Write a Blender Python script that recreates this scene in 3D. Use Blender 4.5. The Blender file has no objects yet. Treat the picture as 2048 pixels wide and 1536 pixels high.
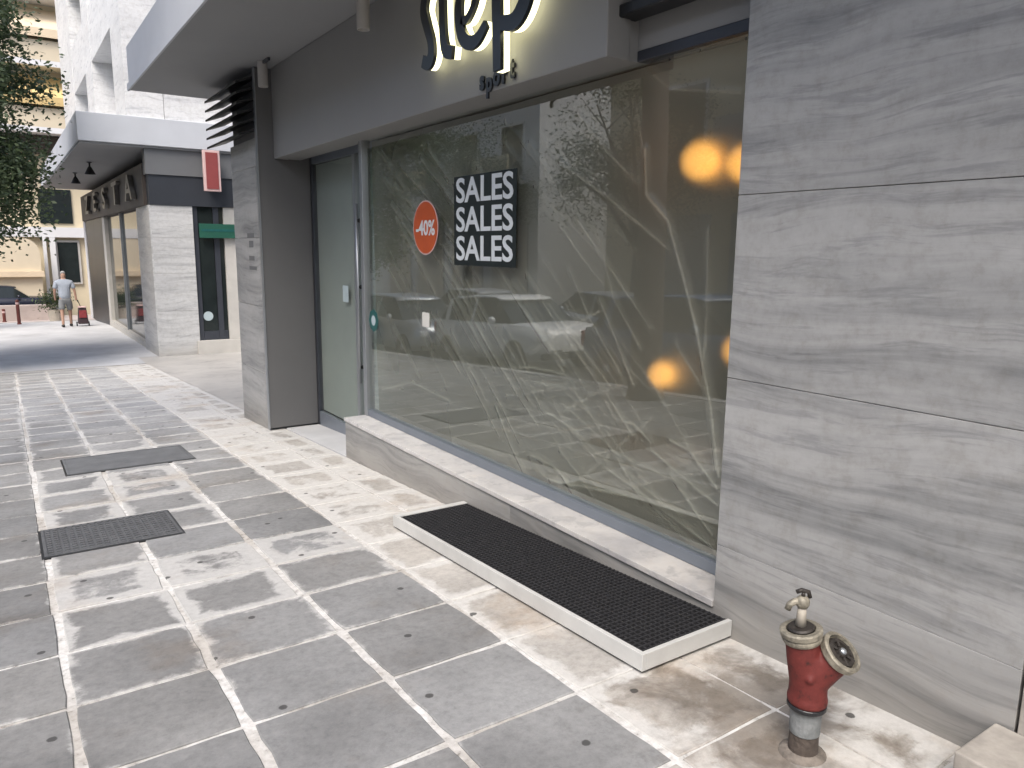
import bpy, bmesh, math, random
from mathutils import Vector, Matrix
random.seed(7)
R_ = math.radians
scene = bpy.context.scene
C = scene.collection

# ------------------------------------------------------------------ camera, sky, sun, exposure
cam_d = bpy.data.cameras.new('camera'); cam = bpy.data.objects.new('camera', cam_d); C.objects.link(cam)
cam_d.sensor_width = 36; cam_d.lens = 1510 / 2048 * 36; cam_d.clip_start = 0.05; cam_d.clip_end = 2000
cam.matrix_world = Matrix(((0.83015333, 0.08829225, -0.5504997, 0),
                           (-0.55742745, 0.15084603, -0.81640683, 0),
                           (0.0109583, 0.9846065, 0.17444186, 1.5), (0, 0, 0, 1)))
scene.camera = cam
SUN_EL, SUN_AZ = R_(54), R_(226)          # azimuth clockwise from +Y (street direction)
world = bpy.data.worlds.new('World'); scene.world = world; world.use_nodes = True
wn = world.node_tree.nodes; wl = world.node_tree.links
bg = wn['Background']; sky = wn.new('ShaderNodeTexSky'); sky.sky_type = 'NISHITA'; sky.sun_disc = False
sky.sun_elevation = SUN_EL; sky.sun_rotation = SUN_AZ; sky.air_density = 1.0; sky.dust_density = 3.6; sky.ozone_density = 1.0
wl.new(sky.outputs[0], bg.inputs[0]); bg.inputs[1].default_value = 0.15
sun_d = bpy.data.lights.new('sun', 'SUN'); sun = bpy.data.objects.new('sun', sun_d); C.objects.link(sun)
sun_d.energy = 1.5; sun_d.angle = R_(30); sun_d.color = (1.0, 0.97, 0.93)
sdir = Vector((math.sin(SUN_AZ) * math.cos(SUN_EL), math.cos(SUN_AZ) * math.cos(SUN_EL), math.sin(SUN_EL)))
sun.rotation_euler = sdir.to_track_quat('Z', 'Y').to_euler(); sun.location = sdir * 40
scene.view_settings.view_transform = 'Standard'; scene.view_settings.look = 'None'
scene.view_settings.exposure = 1.0; scene.view_settings.gamma = 1

cy = scene.cycles
cy.max_bounces = 6; cy.diffuse_bounces = 3; cy.glossy_bounces = 3; cy.transmission_bounces = 3; cy.transparent_max_bounces = 12
cy.caustics_reflective = False; cy.caustics_refractive = False

# ------------------------------------------------------------------ helpers
def gz(y):
    if y < 17.6: return -0.055 * max(y, -40)
    if y < 28: return -0.968 - 0.010 * (y - 17.6)
    return -1.072 - 0.05 * (min(y, 60) - 28)
SL = math.atan(0.055)

class MB:
    def __init__(s): s.v = []; s.f = []; s.m = []
    def add(s, vs, fs, mi=0):
        b = len(s.v); s.v += [tuple(v) for v in vs]
        for f in fs: s.f.append(tuple(b + i for i in f)); s.m.append(mi)
        return s
    def box(s, x0, x1, y0, y1, z0, z1, mi=0, slope=False):
        vs = []
        for z in (z0, z1):
            for x, y in ((x0, y0), (x1, y0), (x1, y1), (x0, y1)):
                vs.append((x, y, z + (gz(y) if slope else 0)))
        return s.add(vs, [(0, 3, 2, 1), (4, 5, 6, 7), (0, 1, 5, 4), (1, 2, 6, 5), (2, 3, 7, 6), (3, 0, 4, 7)], mi)
    def tube(s, pts, rad, n=12, cap=True, mi=0):
        pts = [Vector(p) for p in pts]; rad = rad if isinstance(rad, (list, tuple)) else [rad] * len(pts)
        vs = []; prev = None
        for i, p in enumerate(pts):
            t = (pts[min(i + 1, len(pts) - 1)] - pts[max(i - 1, 0)]).normalized()
            if prev is None:
                a = Vector((0, 0, 1)) if abs(t.z) < .9 else Vector((1, 0, 0)); u = t.cross(a).normalized()
            else: u = (prev - t * prev.dot(t)).normalized()
            prev = u; w = t.cross(u)
            for k in range(n):
                an = 2 * math.pi * k / n; vs.append(p + (u * math.cos(an) + w * math.sin(an)) * rad[i])
        fs = []
        for i in range(len(pts) - 1):
            for k in range(n):
                a = i * n + k; b = i * n + (k + 1) % n; fs.append((a, b, b + n, a + n))
        if cap: fs.append(tuple(range(n - 1, -1, -1))); fs.append(tuple(range((len(pts) - 1) * n, len(pts) * n)))
        return s.add(vs, fs, mi)
    def lathe(s, prof, org=(0, 0, 0), axis=(0, 0, 1), n=24, mi=0):
        ax = Vector(axis).normalized(); a = Vector((0, 0, 1)) if abs(ax.z) < .9 else Vector((1, 0, 0))
        u = ax.cross(a).normalized(); w = ax.cross(u); o = Vector(org); vs = []
        for r, h in prof:
            for k in range(n):
                an = 2 * math.pi * k / n; vs.append(o + ax * h + (u * math.cos(an) + w * math.sin(an)) * r)
        fs = []
        for i in range(len(prof) - 1):
            for k in range(n):
                p = i * n + k; q = i * n + (k + 1) % n; fs.append((p, q, q + n, p + n))
        fs.append(tuple(range(n - 1, -1, -1))); fs.append(tuple(range((len(prof) - 1) * n, len(prof) * n)))
        return s.add(vs, fs, mi)
    def mesh(s, name, mats, smooth=False):
        me = bpy.data.meshes.new(name); me.from_pydata(s.v, [], s.f); me.update()
        for m in (mats if isinstance(mats, (list, tuple)) else [mats]): me.materials.append(m)
        for p, mi in zip(me.polygons, s.m): p.material_index = mi; p.use_smooth = smooth
        bm = bmesh.new(); bm.from_mesh(me); bmesh.ops.recalc_face_normals(bm, faces=bm.faces); bm.to_mesh(me); bm.free()
        return me
    def build(s, name, mats, parent=None, smooth=False, bevel=0, seg=2):
        return obj(name, s.mesh(name, mats, smooth), parent, bevel, seg)

def obj(name, me, parent=None, bevel=0, seg=2):
    o = bpy.data.objects.new(name, me); C.objects.link(o)
    if parent:
        o.parent = parent
        o.matrix_parent_inverse = Matrix.Translation(parent.location).inverted() if parent.parent is None else Matrix.Identity(4)
    if bevel:
        b = o.modifiers.new('bevel', 'BEVEL'); b.width = bevel; b.segments = seg; b.limit_method = 'ANGLE'
    return o
def part(name, me_or_mb, mats, parent, **k): return me_or_mb.build(name, mats, parent, **k)
def thing(name, label, cat, loc=(0, 0, 0), group=None):
    o = bpy.data.objects.new(name, None); C.objects.link(o); o.location = loc; o.empty_display_size = .1
    return tag(o, label, cat, group)
def tag(o, label, cat, group=None):
    o['label'] = label; o['category'] = cat
    if group: o['group'] = group
    return o
def struct(o, kind='structure'): o['kind'] = kind; return o
def copy_tree(o, parent=None):
    c = o.copy(); C.objects.link(c); c.parent = parent
    for ch in o.children: copy_tree(ch, c)
    return c
def text_mesh(body, size, depth, name, off=0.0, xs=1.0, space=1.0):
    cu = bpy.data.curves.new(name, 'FONT'); cu.body = body; cu.size = size; cu.extrude = depth; cu.offset = off
    cu.align_x = 'CENTER'; cu.align_y = 'CENTER'; cu.resolution_u = 4; cu.space_character = space
    t = bpy.data.objects.new(name, cu); C.objects.link(t)
    dg = bpy.context.evaluated_depsgraph_get(); me = bpy.data.meshes.new_from_object(t.evaluated_get(dg))
    bpy.data.objects.remove(t); bpy.data.curves.remove(cu)
    me.transform(Matrix.Scale(xs, 4, (1, 0, 0)))
    return me
FACE_STREET = Matrix(((0, 0, -1, 0), (-1, 0, 0, 0), (0, 1, 0, 0), (0, 0, 0, 1)))   # text reading towards -Y, facing -X
FACE_CAM = Matrix(((1, 0, 0, 0), (0, 0, -1, 0), (0, 1, 0, 0), (0, 0, 0, 1)))        # text facing -Y

# ------------------------------------------------------------------ materials
def newmat(name):
    m = bpy.data.materials.new(name); m.use_nodes = True
    nt = m.node_tree; return m, nt.nodes, nt.links, nt.nodes['Principled BSDF']
def N(ns, t, **kw):
    n = ns.new(t)
    for k, v in kw.items():
        if k.startswith('i_'):
            key = k[2:]; key = int(key) if key.isdigit() else key
            n.inputs[key].default_value = v
        else: setattr(n, k, v)
    return n
def ramp(ns, stops):
    r = ns.new('ShaderNodeValToRGB'); e = r.color_ramp.elements
    while len(e) < len(stops): e.new(0.5)
    for el, (p, c) in zip(e, stops):
        el.position = p; el.color = c if len(c) == 4 else (*c, 1)
    return r
def simple(name, col, rough=.6, var=.12, scale=6, bump=.0, metal=0, bscale=60, spec=.5, tint=None):
    m, ns, L, p = newmat(name)
    geo = N(ns, 'ShaderNodeNewGeometry'); no = N(ns, 'ShaderNodeTexNoise', i_Scale=scale, i_Detail=6, i_Roughness=.6)
    L.new(geo.outputs['Position'], no.inputs['Vector'])
    t2 = tint or tuple(min(1, c * (1 + var)) for c in col)
    r = ramp(ns, [(.3, tuple(c * (1 - var) for c in col)), (.7, t2)])
    L.new(no.outputs[0], r.inputs[0]); L.new(r.outputs[0], p.inputs['Base Color'])
    p.inputs['Roughness'].default_value = rough; p.inputs['Metallic'].default_value = metal
    p.inputs['Specular IOR Level'].default_value = spec
    if bump:
        n2 = N(ns, 'ShaderNodeTexNoise', i_Scale=bscale, i_Detail=4); L.new(geo.outputs['Position'], n2.inputs['Vector'])
        b = N(ns, 'ShaderNodeBump', i_Strength=bump, i_Distance=.01); L.new(n2.outputs[0], b.inputs['Height']); L.new(b.outputs[0], p.inputs['Normal'])
    return m
def emit(name, col, s):
    m, ns, L, p = newmat(name); p.inputs['Base Color'].default_value = (*col, 1)
    p.inputs['Emission Color'].default_value = (*col, 1); p.inputs['Emission Strength'].default_value = s; return m

def marble(name, dark, light, vy=.35, vz=5.5, scale=1.6, rough=.42, tilt=0.06, dirt=0.0):
    m, ns, L, p = newmat(name)
    geo = N(ns, 'ShaderNodeNewGeometry'); oi = N(ns, 'ShaderNodeObjectInfo')
    mul = N(ns, 'ShaderNodeVectorMath', operation='SCALE'); mul.inputs[0].default_value = (3.1, 7.7, 5.3); L.new(oi.outputs['Random'], mul.inputs['Scale'])
    add = N(ns, 'ShaderNodeVectorMath', operation='ADD'); L.new(geo.outputs['Position'], add.inputs[0]); L.new(mul.outputs[0], add.inputs[1])
    warp = N(ns, 'ShaderNodeTexNoise', i_Scale=.9, i_Detail=2); L.new(add.outputs[0], warp.inputs['Vector'])
    ws = N(ns, 'ShaderNodeVectorMath', operation='MULTIPLY_ADD'); ws.inputs[1].default_value = (0, 0, .28); L.new(warp.outputs['Color'], ws.inputs[0]); L.new(add.outputs[0], ws.inputs[2])
    mp = N(ns, 'ShaderNodeMapping'); mp.inputs['Scale'].default_value = (vy, vy, vz); mp.inputs['Rotation'].default_value = (tilt, 0, 0); L.new(ws.outputs[0], mp.inputs['Vector'])
    n1 = N(ns, 'ShaderNodeTexNoise', i_Scale=scale, i_Detail=7, i_Roughness=.62, i_Distortion=.5); L.new(mp.outputs[0], n1.inputs['Vector'])
    n2 = N(ns, 'ShaderNodeTexNoise', i_Scale=scale * 3.2, i_Detail=5, i_Roughness=.7, i_Distortion=.3); L.new(mp.outputs[0], n2.inputs['Vector'])
    mid = tuple((a * .4 + b * .6) for a, b in zip(dark, light))
    r1 = ramp(ns, [(.30, dark), (.45, mid), (.60, light), (.8, tuple(c * .88 for c in light))]); L.new(n1.outputs[0], r1.inputs[0])
    r2 = ramp(ns, [(.36, (.62, .63, .65)), (.47, (1, 1, 1)), (.72, (1, 1, 1)), (.8, (.86, .86, .85))]); L.new(n2.outputs[0], r2.inputs[0])
    mx = N(ns, 'ShaderNodeMix', data_type='RGBA', blend_type='MULTIPLY'); mx.inputs[0].default_value = .6
    L.new(r1.outputs[0], mx.inputs[6]); L.new(r2.outputs[0], mx.inputs[7])
    # thin cracks / wear scratches
    n3 = N(ns, 'ShaderNodeTexNoise', i_Scale=14, i_Detail=8, i_Roughness=.75); L.new(add.outputs[0], n3.inputs['Vector'])
    r3 = ramp(ns, [(.36, (.86, .85, .83)), (.5, (.97, .97, .97)), (.66, (1.04, 1.04, 1.04))]); L.new(n3.outputs[0], r3.inputs[0])
    mx2 = N(ns, 'ShaderNodeMix', data_type='RGBA', blend_type='MULTIPLY'); mx2.inputs[0].default_value = 1
    L.new(mx.outputs[2], mx2.inputs[6]); L.new(r3.outputs[0], mx2.inputs[7])
    sx = N(ns, 'ShaderNodeSeparateXYZ'); L.new(geo.outputs['Position'], sx.inputs[0])
    h1 = N(ns, 'ShaderNodeMath', operation='MULTIPLY_ADD'); h1.inputs[1].default_value = .055; L.new(sx.outputs[1], h1.inputs[0]); L.new(sx.outputs[2], h1.inputs[2])
    h2 = N(ns, 'ShaderNodeMath', operation='MULTIPLY_ADD'); h2.inputs[1].default_value = -.9; L.new(n3.outputs[0], h2.inputs[0]); L.new(h1.outputs[0], h2.inputs[2])
    h3 = N(ns, 'ShaderNodeMapRange', interpolation_type='SMOOTHSTEP'); h3.inputs[1].default_value = -.5; h3.inputs[2].default_value = -.05; h3.inputs[3].default_value = .55; h3.inputs[4].default_value = 0; L.new(h2.outputs[0], h3.inputs[0])
    mx3 = N(ns, 'ShaderNodeMix', data_type='RGBA', blend_type='MULTIPLY'); L.new(h3.outputs[0], mx3.inputs[0]); L.new(mx2.outputs[2], mx3.inputs[6]); mx3.inputs[7].default_value = (.62, .56, .48, 1)
    L.new(mx3.outputs[2], p.inputs['Base Color'])
    rr = N(ns, 'ShaderNodeMapRange'); rr.inputs[3].default_value = rough - .1; rr.inputs[4].default_value = rough + .15; L.new(n3.outputs[0], rr.inputs[0]); L.new(rr.outputs[0], p.inputs['Roughness'])
    b = N(ns, 'ShaderNodeBump', i_Strength=.12, i_Distance=.004); L.new(n2.outputs[0], b.inputs['Height']); L.new(b.outputs[0], p.inputs['Normal'])
    return m

M = {}
M['marble'] = marble('marble', (.175, .18, .182), (.385, .385, .378), vz=4.6)
M['marble_pale'] = marble('marble_pale', (.40, .40, .40), (.58, .58, .57), vz=4, scale=1.8)
M['marble_sill'] = marble('marble_sill', (.42, .42, .43), (.66, .65, .63), vz=2, vy=.8, scale=3)
M['marble_white'] = marble('marble_white', (.60, .60, .60), (.74, .74, .73), vz=2, scale=1.5)
M['grey_paint'] = simple('grey_paint', (.118, .118, .119), .45, .05, 1.2, bump=.04, bscale=200)
M['fascia'] = simple('fascia_paint', (.265, .262, .255), .5, .05, .8, bump=.05, bscale=120)
M['soffit'] = simple('soffit_plaster', (.27, .275, .28), .7, .04, .9, bump=.08, bscale=80)
M['canopy_edge'] = simple('canopy_edge_paint', (.50, .52, .55), .65, .05, 1.5, bump=.08, bscale=60)
M['black'] = simple('black_metal', (.012, .013, .015), .4, .2, 8)
M['black_letter'] = simple('black_acrylic', (.012, .015, .02), .3, .1, 8)
M['alu'] = simple('aluminium', (.36, .38, .40), .38, .06, 5, metal=.7)
M['alu_blue'] = simple('aluminium_frame', (.20, .225, .26), .4, .06, 5, metal=.35)
M['dark_frame'] = simple('dark_frame', (.05, .055, .068), .4, .1, 5, metal=.3)
M['edging'] = simple('dull_metal_edging', (.54, .54, .52), .5, .12, 3, bump=.1, metal=.15)
M['white_paint'] = simple('white_paint', (.72, .71, .69), .45, .06, 4)
M['lamp_white'] = simple('lamp_body', (.45, .43, .41), .45, .05, 4)
M['rubber'] = simple('black_rubber', (.014, .014, .016), .75, .3, 30, bump=.1)
M['iron'] = simple('cast_iron', (.085, .088, .092), .6, .25, 14, bump=.25, bscale=150)
M['iron_pale'] = simple('dusty_cover', (.115, .12, .125), .7, .2, 7, bump=.25, bscale=120)
M['interior_wall'] = simple('interior_wall', (.36, .30, .22), .8, .08, 1.2)
M['interior_floor'] = simple('interior_floor', (.36, .28, .20), .7, .15, 2)
M['interior_ceiling'] = simple('interior_ceiling', (.36, .34, .29), .8, .06, 1.2)
M['cardboard'] = simple('cardboard', (.42, .27, .16), .85, .15, 5)
M['asphalt'] = simple('asphalt', (.055, .056, .058), .9, .25, 3, bump=.5, bscale=220)
M['dark_paving'] = simple('dark_paving', (.50, .505, .51), .8, .18, 1.3, bump=.2, bscale=80)
M['concrete'] = simple('concrete', (.50, .505, .51), .85, .12, 1.5, bump=.25, bscale=90)
M['pink_paving'] = simple('pink_paving', (.42, .36, .33), .85, .12, 2, bump=.2, bscale=60)
M['kerbstone'] = simple('kerbstone', (.45, .44, .42), .8, .12, 4, bump=.2)
M['earth'] = simple('earth', (.16, .14, .11), .95, .2, .4)
M['bark'] = simple('bark', (.075, .062, .05), .95, .4, 14, bump=.9, bscale=40)
M['cream'] = simple('cream_render', (.62, .54, .40), .85, .06, .7, bump=.1)
M['cream_light'] = simple('pale_render', (.66, .57, .40), .85, .06, .7, bump=.1)
M['ochre'] = simple('ochre_awning', (.60, .44, .20), .8, .1, 1.5)
M['beige_awning'] = simple('beige_awning', (.66, .54, .38), .8, .06, 1.5)
M['white_wall'] = simple('white_render', (.66, .66, .66), .8, .05, .8, bump=.08)
M['grey_wall'] = simple('grey_render', (.42, .41, .39), .85, .08, .6, bump=.1)
M['beige_stone'] = simple('beige_stone', (.34, .315, .28), .85, .35, 7, bump=.15)
M['stone_post'] = simple('stone_post', (.50, .48, .44), .7, .08, 3)
M['dark_glass'] = simple('dark_window', (.018, .024, .024), .06, .2, 2, spec=.35)
M['band'] = simple('sign_band', (.028, .032, .04), .45, .1, 2)
M['band_grey'] = simple('grey_band', (.13, .135, .14), .5, .06, 2)
M['letter_grey'] = simple('letter_grey', (.15, .14, .125), .4, .2, 6, metal=.3)
M['brown_wood'] = simple('brown_panel', (.05, .04, .033), .6, .25, 4)
M['red_sign'] = simple('red_sign', (.24, .05, .048), .5, .1, 4)
M['pink_edge'] = simple('pink_edge', (.62, .44, .42), .5, .08, 4)
M['green_sign'] = simple('green_sign', (.016, .09, .06), .4, .12, 6)
M['teal'] = simple('teal_sticker', (.01, .09, .085), .4, .15, 20)
M['orange'] = simple('orange_sticker', (.50, .085, .02), .45, .08, 8)
M['poster_black'] = simple('poster_black', (.008, .014, .014), .45, .2, 4)
M['print_white'] = simple('print_white', (.66, .70, .72), .5, .05, 6)
M['paper'] = simple('paper', (.66, .65, .60), .7, .04, 6)
M['pale_sticker'] = simple('pale_sticker', (.42, .50, .52), .6, .06, 12)
M['bollard'] = simple('bollard_paint', (.13, .035, .028), .5, .15, 6)
M['navy'] = simple('navy_car', (.012, .014, .026), .25, .1, 4)
M['skin'] = simple('skin', (.36, .22, .16), .55, .06, 30)
M['hair'] = simple('grey_hair', (.42, .41, .40), .9, .2, 60, bump=.5)
M['shirt'] = simple('shirt', (.33, .37, .43), .9, .08, 12, bump=.4, bscale=25)
M['shorts'] = simple('shorts', (.19, .20, .21), .9, .08, 12, bump=.3, bscale=25)
M['shoe'] = simple('shoe', (.02, .02, .02), .7, .1, 30)
M['bag_red'] = simple('bag_red', (.22, .03, .035), .7, .25, 12)
M['bag_dark'] = simple('bag_dark', (.035, .02, .025), .7, .2, 12)
M['tyre'] = simple('tyre', (.015, .015, .016), .85, .2, 20)
M['rim'] = simple('wheel_rim', (.42, .43, .44), .35, .05, 8, metal=.8)
M['car_white'] = simple('car_white', (.70, .70, .69), .22, .03, 4)
M['car_silver'] = simple('car_silver', (.40, .42, .45), .28, .03, 4, metal=.5)
M['car_blue'] = simple('car_blue', (.06, .10, .17), .22, .05, 4)
M['tail_light'] = simple('tail_light', (.30, .01, .01), .2, .1, 6)
M['head_light'] = simple('head_light', (.65, .67, .70), .12, .04, 6)
M['plate'] = simple('plate', (.72, .72, .68), .5, .02, 6)
M['halo'] = emit('lit_acrylic', (1.0, .95, .62), 1.15)
M['bulb'] = emit('warm_bulb', (1.0, .43, .085), 1.7)
M['infill'] = simple('added_infill', (.37, .395, .38), .7, .06, 2)  # pale colour of the sheet added to lighten the door
M['collar'] = simple('dirty_mortar', (.15, .13, .11), .95, .5, 18, bump=.8, bscale=50)
M['pot'] = simple('plant_pot', (.45, .42, .36), .8, .1, 6)

def hydrant_red():
    m, ns, L, p = newmat('hydrant_red')
    geo = N(ns, 'ShaderNodeNewGeometry'); n1 = N(ns, 'ShaderNodeTexNoise', i_Scale=22, i_Detail=8, i_Roughness=.75); L.new(geo.outputs['Position'], n1.inputs['Vector'])
    r = ramp(ns, [(.33, (.04, .014, .012)), (.43, (.105, .018, .015)), (.62, (.135, .024, .02)), (.72, (.20, .08, .07))]); L.new(n1.outputs[0], r.inputs[0]); L.new(r.outputs[0], p.inputs['Base Color'])
    p.inputs['Roughness'].default_value = .68; p.inputs['Specular IOR Level'].default_value = .35
    n2 = N(ns, 'ShaderNodeTexNoise', i_Scale=45, i_Detail=3); L.new(geo.outputs['Position'], n2.inputs['Vector'])
    b = N(ns, 'ShaderNodeBump', i_Strength=.35, i_Distance=.004); L.new(n2.outputs[0], b.inputs['Height']); L.new(b.outputs[0], p.inputs['Normal'])
    return m
M['hydrant'] = hydrant_red()
M['hydrant_pipe'] = simple('galvanised_pipe', (.15, .165, .165), .6, .35, 16, bump=.4, bscale=60, tint=(.24, .25, .25))
M['brass'] = simple('dull_brass', (.24, .22, .175), .55, .45, 40, metal=.35, bump=.3, bscale=90)
M['brass_dark'] = simple('dark_brass', (.035, .03, .026), .55, .4, 40, metal=.3)
M['rust'] = simple('rusty_pipe', (.07, .055, .045), .85, .35, 25, bump=.5)
M['sign_pale'] = simple('pale_pipe', (.34, .31, .26), .6, .15, 30)

def tile_mat(name, grey, pale, stain):
    """Cement paving tile: dark smooth face, whitened (lime, cement film) towards ragged edges; 'wear' comes per tile."""
    m, ns, L, p = newmat(name)
    geo = N(ns, 'ShaderNodeNewGeometry'); tc = N(ns, 'ShaderNodeTexCoord'); oi = N(ns, 'ShaderNodeObjectInfo')
    wear = N(ns, 'ShaderNodeAttribute', attribute_type='OBJECT', attribute_name='wear')
    hx = N(ns, 'ShaderNodeAttribute', attribute_type='OBJECT', attribute_name='half_x')
    sep = N(ns, 'ShaderNodeSeparateXYZ'); L.new(tc.outputs['Object'], sep.inputs[0])
    def mth(op, a, b=None):
        n = N(ns, 'ShaderNodeMath', operation=op)
        for i, q in enumerate((a, b)):
            if q is None: continue
            if isinstance(q, (int, float)): n.inputs[i].default_value = q
            else: L.new(q, n.inputs[i])
        return n.outputs[0]
    ex = mth('SUBTRACT', hx.outputs['Fac'], mth('ABSOLUTE', sep.outputs[0]))
    ey = mth('SUBTRACT', .238, mth('ABSOLUTE', sep.outputs[1]))
    ed = mth('MINIMUM', ex, ey)                               # metres from the edge
    n1 = N(ns, 'ShaderNodeTexNoise', i_Scale=5.5, i_Detail=8, i_Roughness=.62, i_Distortion=.4); L.new(geo.outputs['Position'], n1.inputs['Vector'])
    n2 = N(ns, 'ShaderNodeTexNoise', i_Scale=26, i_Detail=8, i_Roughness=.78); L.new(geo.outputs['Position'], n2.inputs['Vector'])
    edn = mth('MULTIPLY', mth('SUBTRACT', .060, ed), 9.0)      # + near the edge
    edc = mth('MAXIMUM', edn, -.35)
    s = mth('ADD', mth('ADD', mth('MULTIPLY', n1.outputs[0], 1.7), mth('MULTIPLY', n2.outputs[0], .35)), mth('ADD', edc, mth('SUBTRACT', wear.outputs['Fac'], 1.50)))
    mr = N(ns, 'ShaderNodeMapRange', interpolation_type='SMOOTHSTEP'); mr.inputs[1].default_value = -.10; mr.inputs[2].default_value = .28; mr.inputs[4].default_value = .9; L.new(s, mr.inputs[0])
    n3 = N(ns, 'ShaderNodeTexNoise', i_Scale=2.2, i_Detail=5); L.new(geo.outputs['Position'], n3.inputs['Vector'])
    rg = ramp(ns, [(.3, tuple(c * .82 for c in grey)), (.7, tuple(c * 1.2 for c in grey))]); L.new(n3.outputs[0], rg.inputs[0])
    rv = ramp(ns, [(0, (.97, .975, .985)), (1, (1.03, 1.015, .995))]); L.new(oi.outputs['Random'], rv.inputs[0])
    tone = N(ns, 'ShaderNodeAttribute', attribute_type='OBJECT', attribute_name='tone')
    tv_ = N(ns, 'ShaderNodeVectorMath', operation='SCALE'); L.new(rv.outputs[0], tv_.inputs[0]); L.new(tone.outputs['Fac'], tv_.inputs['Scale'])
    mv = N(ns, 'ShaderNodeMix', data_type='RGBA', blend_type='MULTIPLY'); mv.inputs[0].default_value = 1; L.new(rg.outputs[0], mv.inputs[6]); L.new(tv_.outputs[0], mv.inputs[7])
    rp = ramp(ns, [(.3, tuple(c * .78 for c in pale)), (.65, pale)]); L.new(n2.outputs[0], rp.inputs[0])
    rf = ramp(ns, [(.32, (.70, .70, .70)), (.5, (1, 1, 1)), (.68, (1.22, 1.21, 1.2))]); L.new(n2.outputs[0], rf.inputs[0])
    mg = N(ns, 'ShaderNodeMix', data_type='RGBA', blend_type='MULTIPLY'); mg.inputs[0].default_value = .8; L.new(mv.outputs[2], mg.inputs[6]); L.new(rf.outputs[0], mg.inputs[7]); mv = mg
    mx = N(ns, 'ShaderNodeMix', data_type='RGBA'); L.new(mr.outputs[0], mx.inputs[0]); L.new(mv.outputs[2], mx.inputs[6]); L.new(rp.outputs[0], mx.inputs[7])
    # brown stains and black gum spots
    n4 = N(ns, 'ShaderNodeTexNoise', i_Scale=1.7, i_Detail=6, i_Roughness=.65); L.new(geo.outputs['Position'], n4.inputs['Vector'])
    st = N(ns, 'ShaderNodeMapRange', interpolation_type='SMOOTHSTEP'); st.inputs[1].default_value = .52; st.inputs[2].default_value = .72; st.inputs[4].default_value = stain; L.new(n4.outputs[0], st.inputs[0])
    m2 = N(ns, 'ShaderNodeMix', data_type='RGBA', blend_type='MULTIPLY'); L.new(st.outputs[0], m2.inputs[0]); L.new(mx.outputs[2], m2.inputs[6]); m2.inputs[7].default_value = (.78, .66, .55, 1)
    vo = N(ns, 'ShaderNodeTexVoronoi', i_Scale=1.9, voronoi_dimensions='2D'); L.new(geo.outputs['Position'], vo.inputs['Vector'])
    vd = mth('SUBTRACT', vo.outputs['Distance'], mth('MULTIPLY', n2.outputs[0], .045))
    gm = N(ns, 'ShaderNodeMapRange'); gm.inputs[1].default_value = .004; gm.inputs[2].default_value = .012; gm.inputs[3].default_value = .85; gm.inputs[4].default_value = 0; L.new(vd, gm.inputs[0])
    m3 = N(ns, 'ShaderNodeMix', data_type='RGBA'); L.new(gm.outputs[0], m3.inputs[0]); L.new(m2.outputs[2], m3.inputs[6]); m3.inputs[7].default_value = (.035, .034, .033, 1)
    # damp brown leak stain spreading from the hydrant foot
    ds = N(ns, 'ShaderNodeVectorMath', operation='DISTANCE'); ds.inputs[1].default_value = (2.08, 1.52, -.08); L.new(geo.outputs['Position'], ds.inputs[0])
    dn = mth('ADD', ds.outputs['Value'], mth('MULTIPLY', mth('SUBTRACT', n1.outputs[0], .5), 1.1))
    dm = N(ns, 'ShaderNodeMapRange', interpolation_type='SMOOTHSTEP'); dm.inputs[1].default_value = .18; dm.inputs[2].default_value = .52; dm.inputs[3].default_value = .85; dm.inputs[4].default_value = 0; L.new(dn, dm.inputs[0])
    m4 = N(ns, 'ShaderNodeMix', data_type='RGBA', blend_type='MULTIPLY'); L.new(dm.outputs[0], m4.inputs[0]); L.new(m3.outputs[2], m4.inputs[6]); m4.inputs[7].default_value = (.36, .32, .28, 1); m3 = m4
    L.new(m3.outputs[2], p.inputs['Base Color']); p.inputs['Roughness'].default_value = .78
    hh = mth('ADD', mth('MULTIPLY', mr.outputs[0], .5), mth('MULTIPLY', n2.outputs[0], .6))
    b = N(ns, 'ShaderNodeBump', i_Strength=.7, i_Distance=.005); L.new(hh, b.inputs['Height']); L.new(b.outputs[0], p.inputs['Normal'])
    return m
M['tile'] = tile_mat('paving_grey', (.196, .198, .197), (.48, .475, .46), .5)
M['tile_beige'] = tile_mat('paving_beige', (.36, .345, .32), (.57, .56, .535), .6)
def mortar():
    m, ns, L, p = newmat('mortar')
    geo = N(ns, 'ShaderNodeNewGeometry'); n1 = N(ns, 'ShaderNodeTexNoise', i_Scale=26, i_Detail=7, i_Roughness=.7); L.new(geo.outputs['Position'], n1.inputs['Vector'])
    r = ramp(ns, [(.30, (.18, .17, .155)), (.42, (.48, .47, .45)), (.6, (.62, .615, .60))]); L.new(n1.outputs[0], r.inputs[0])
    n2 = N(ns, 'ShaderNodeTexNoise', i_Scale=2.0, i_Detail=4); L.new(geo.outputs['Position'], n2.inputs['Vector'])
    r2 = ramp(ns, [(.40, (.55, .50, .44)), (.58, (1, 1, 1))]); L.new(n2.outputs[0], r2.inputs[0])
    mx = N(ns, 'ShaderNodeMix', data_type='RGBA', blend_type='MULTIPLY'); mx.inputs[0].default_value = .6; L.new(r.outputs[0], mx.inputs[6]); L.new(r2.outputs[0], mx.inputs[7])
    L.new(mx.outputs[2], p.inputs['Base Color']); p.inputs['Roughness'].default_value = .9
    b = N(ns, 'ShaderNodeBump', i_Strength=.6, i_Distance=.006); L.new(n1.outputs[0], b.inputs['Height']); L.new(b.outputs[0], p.inputs['Normal'])
    return m
M['mortar'] = mortar()
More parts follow.
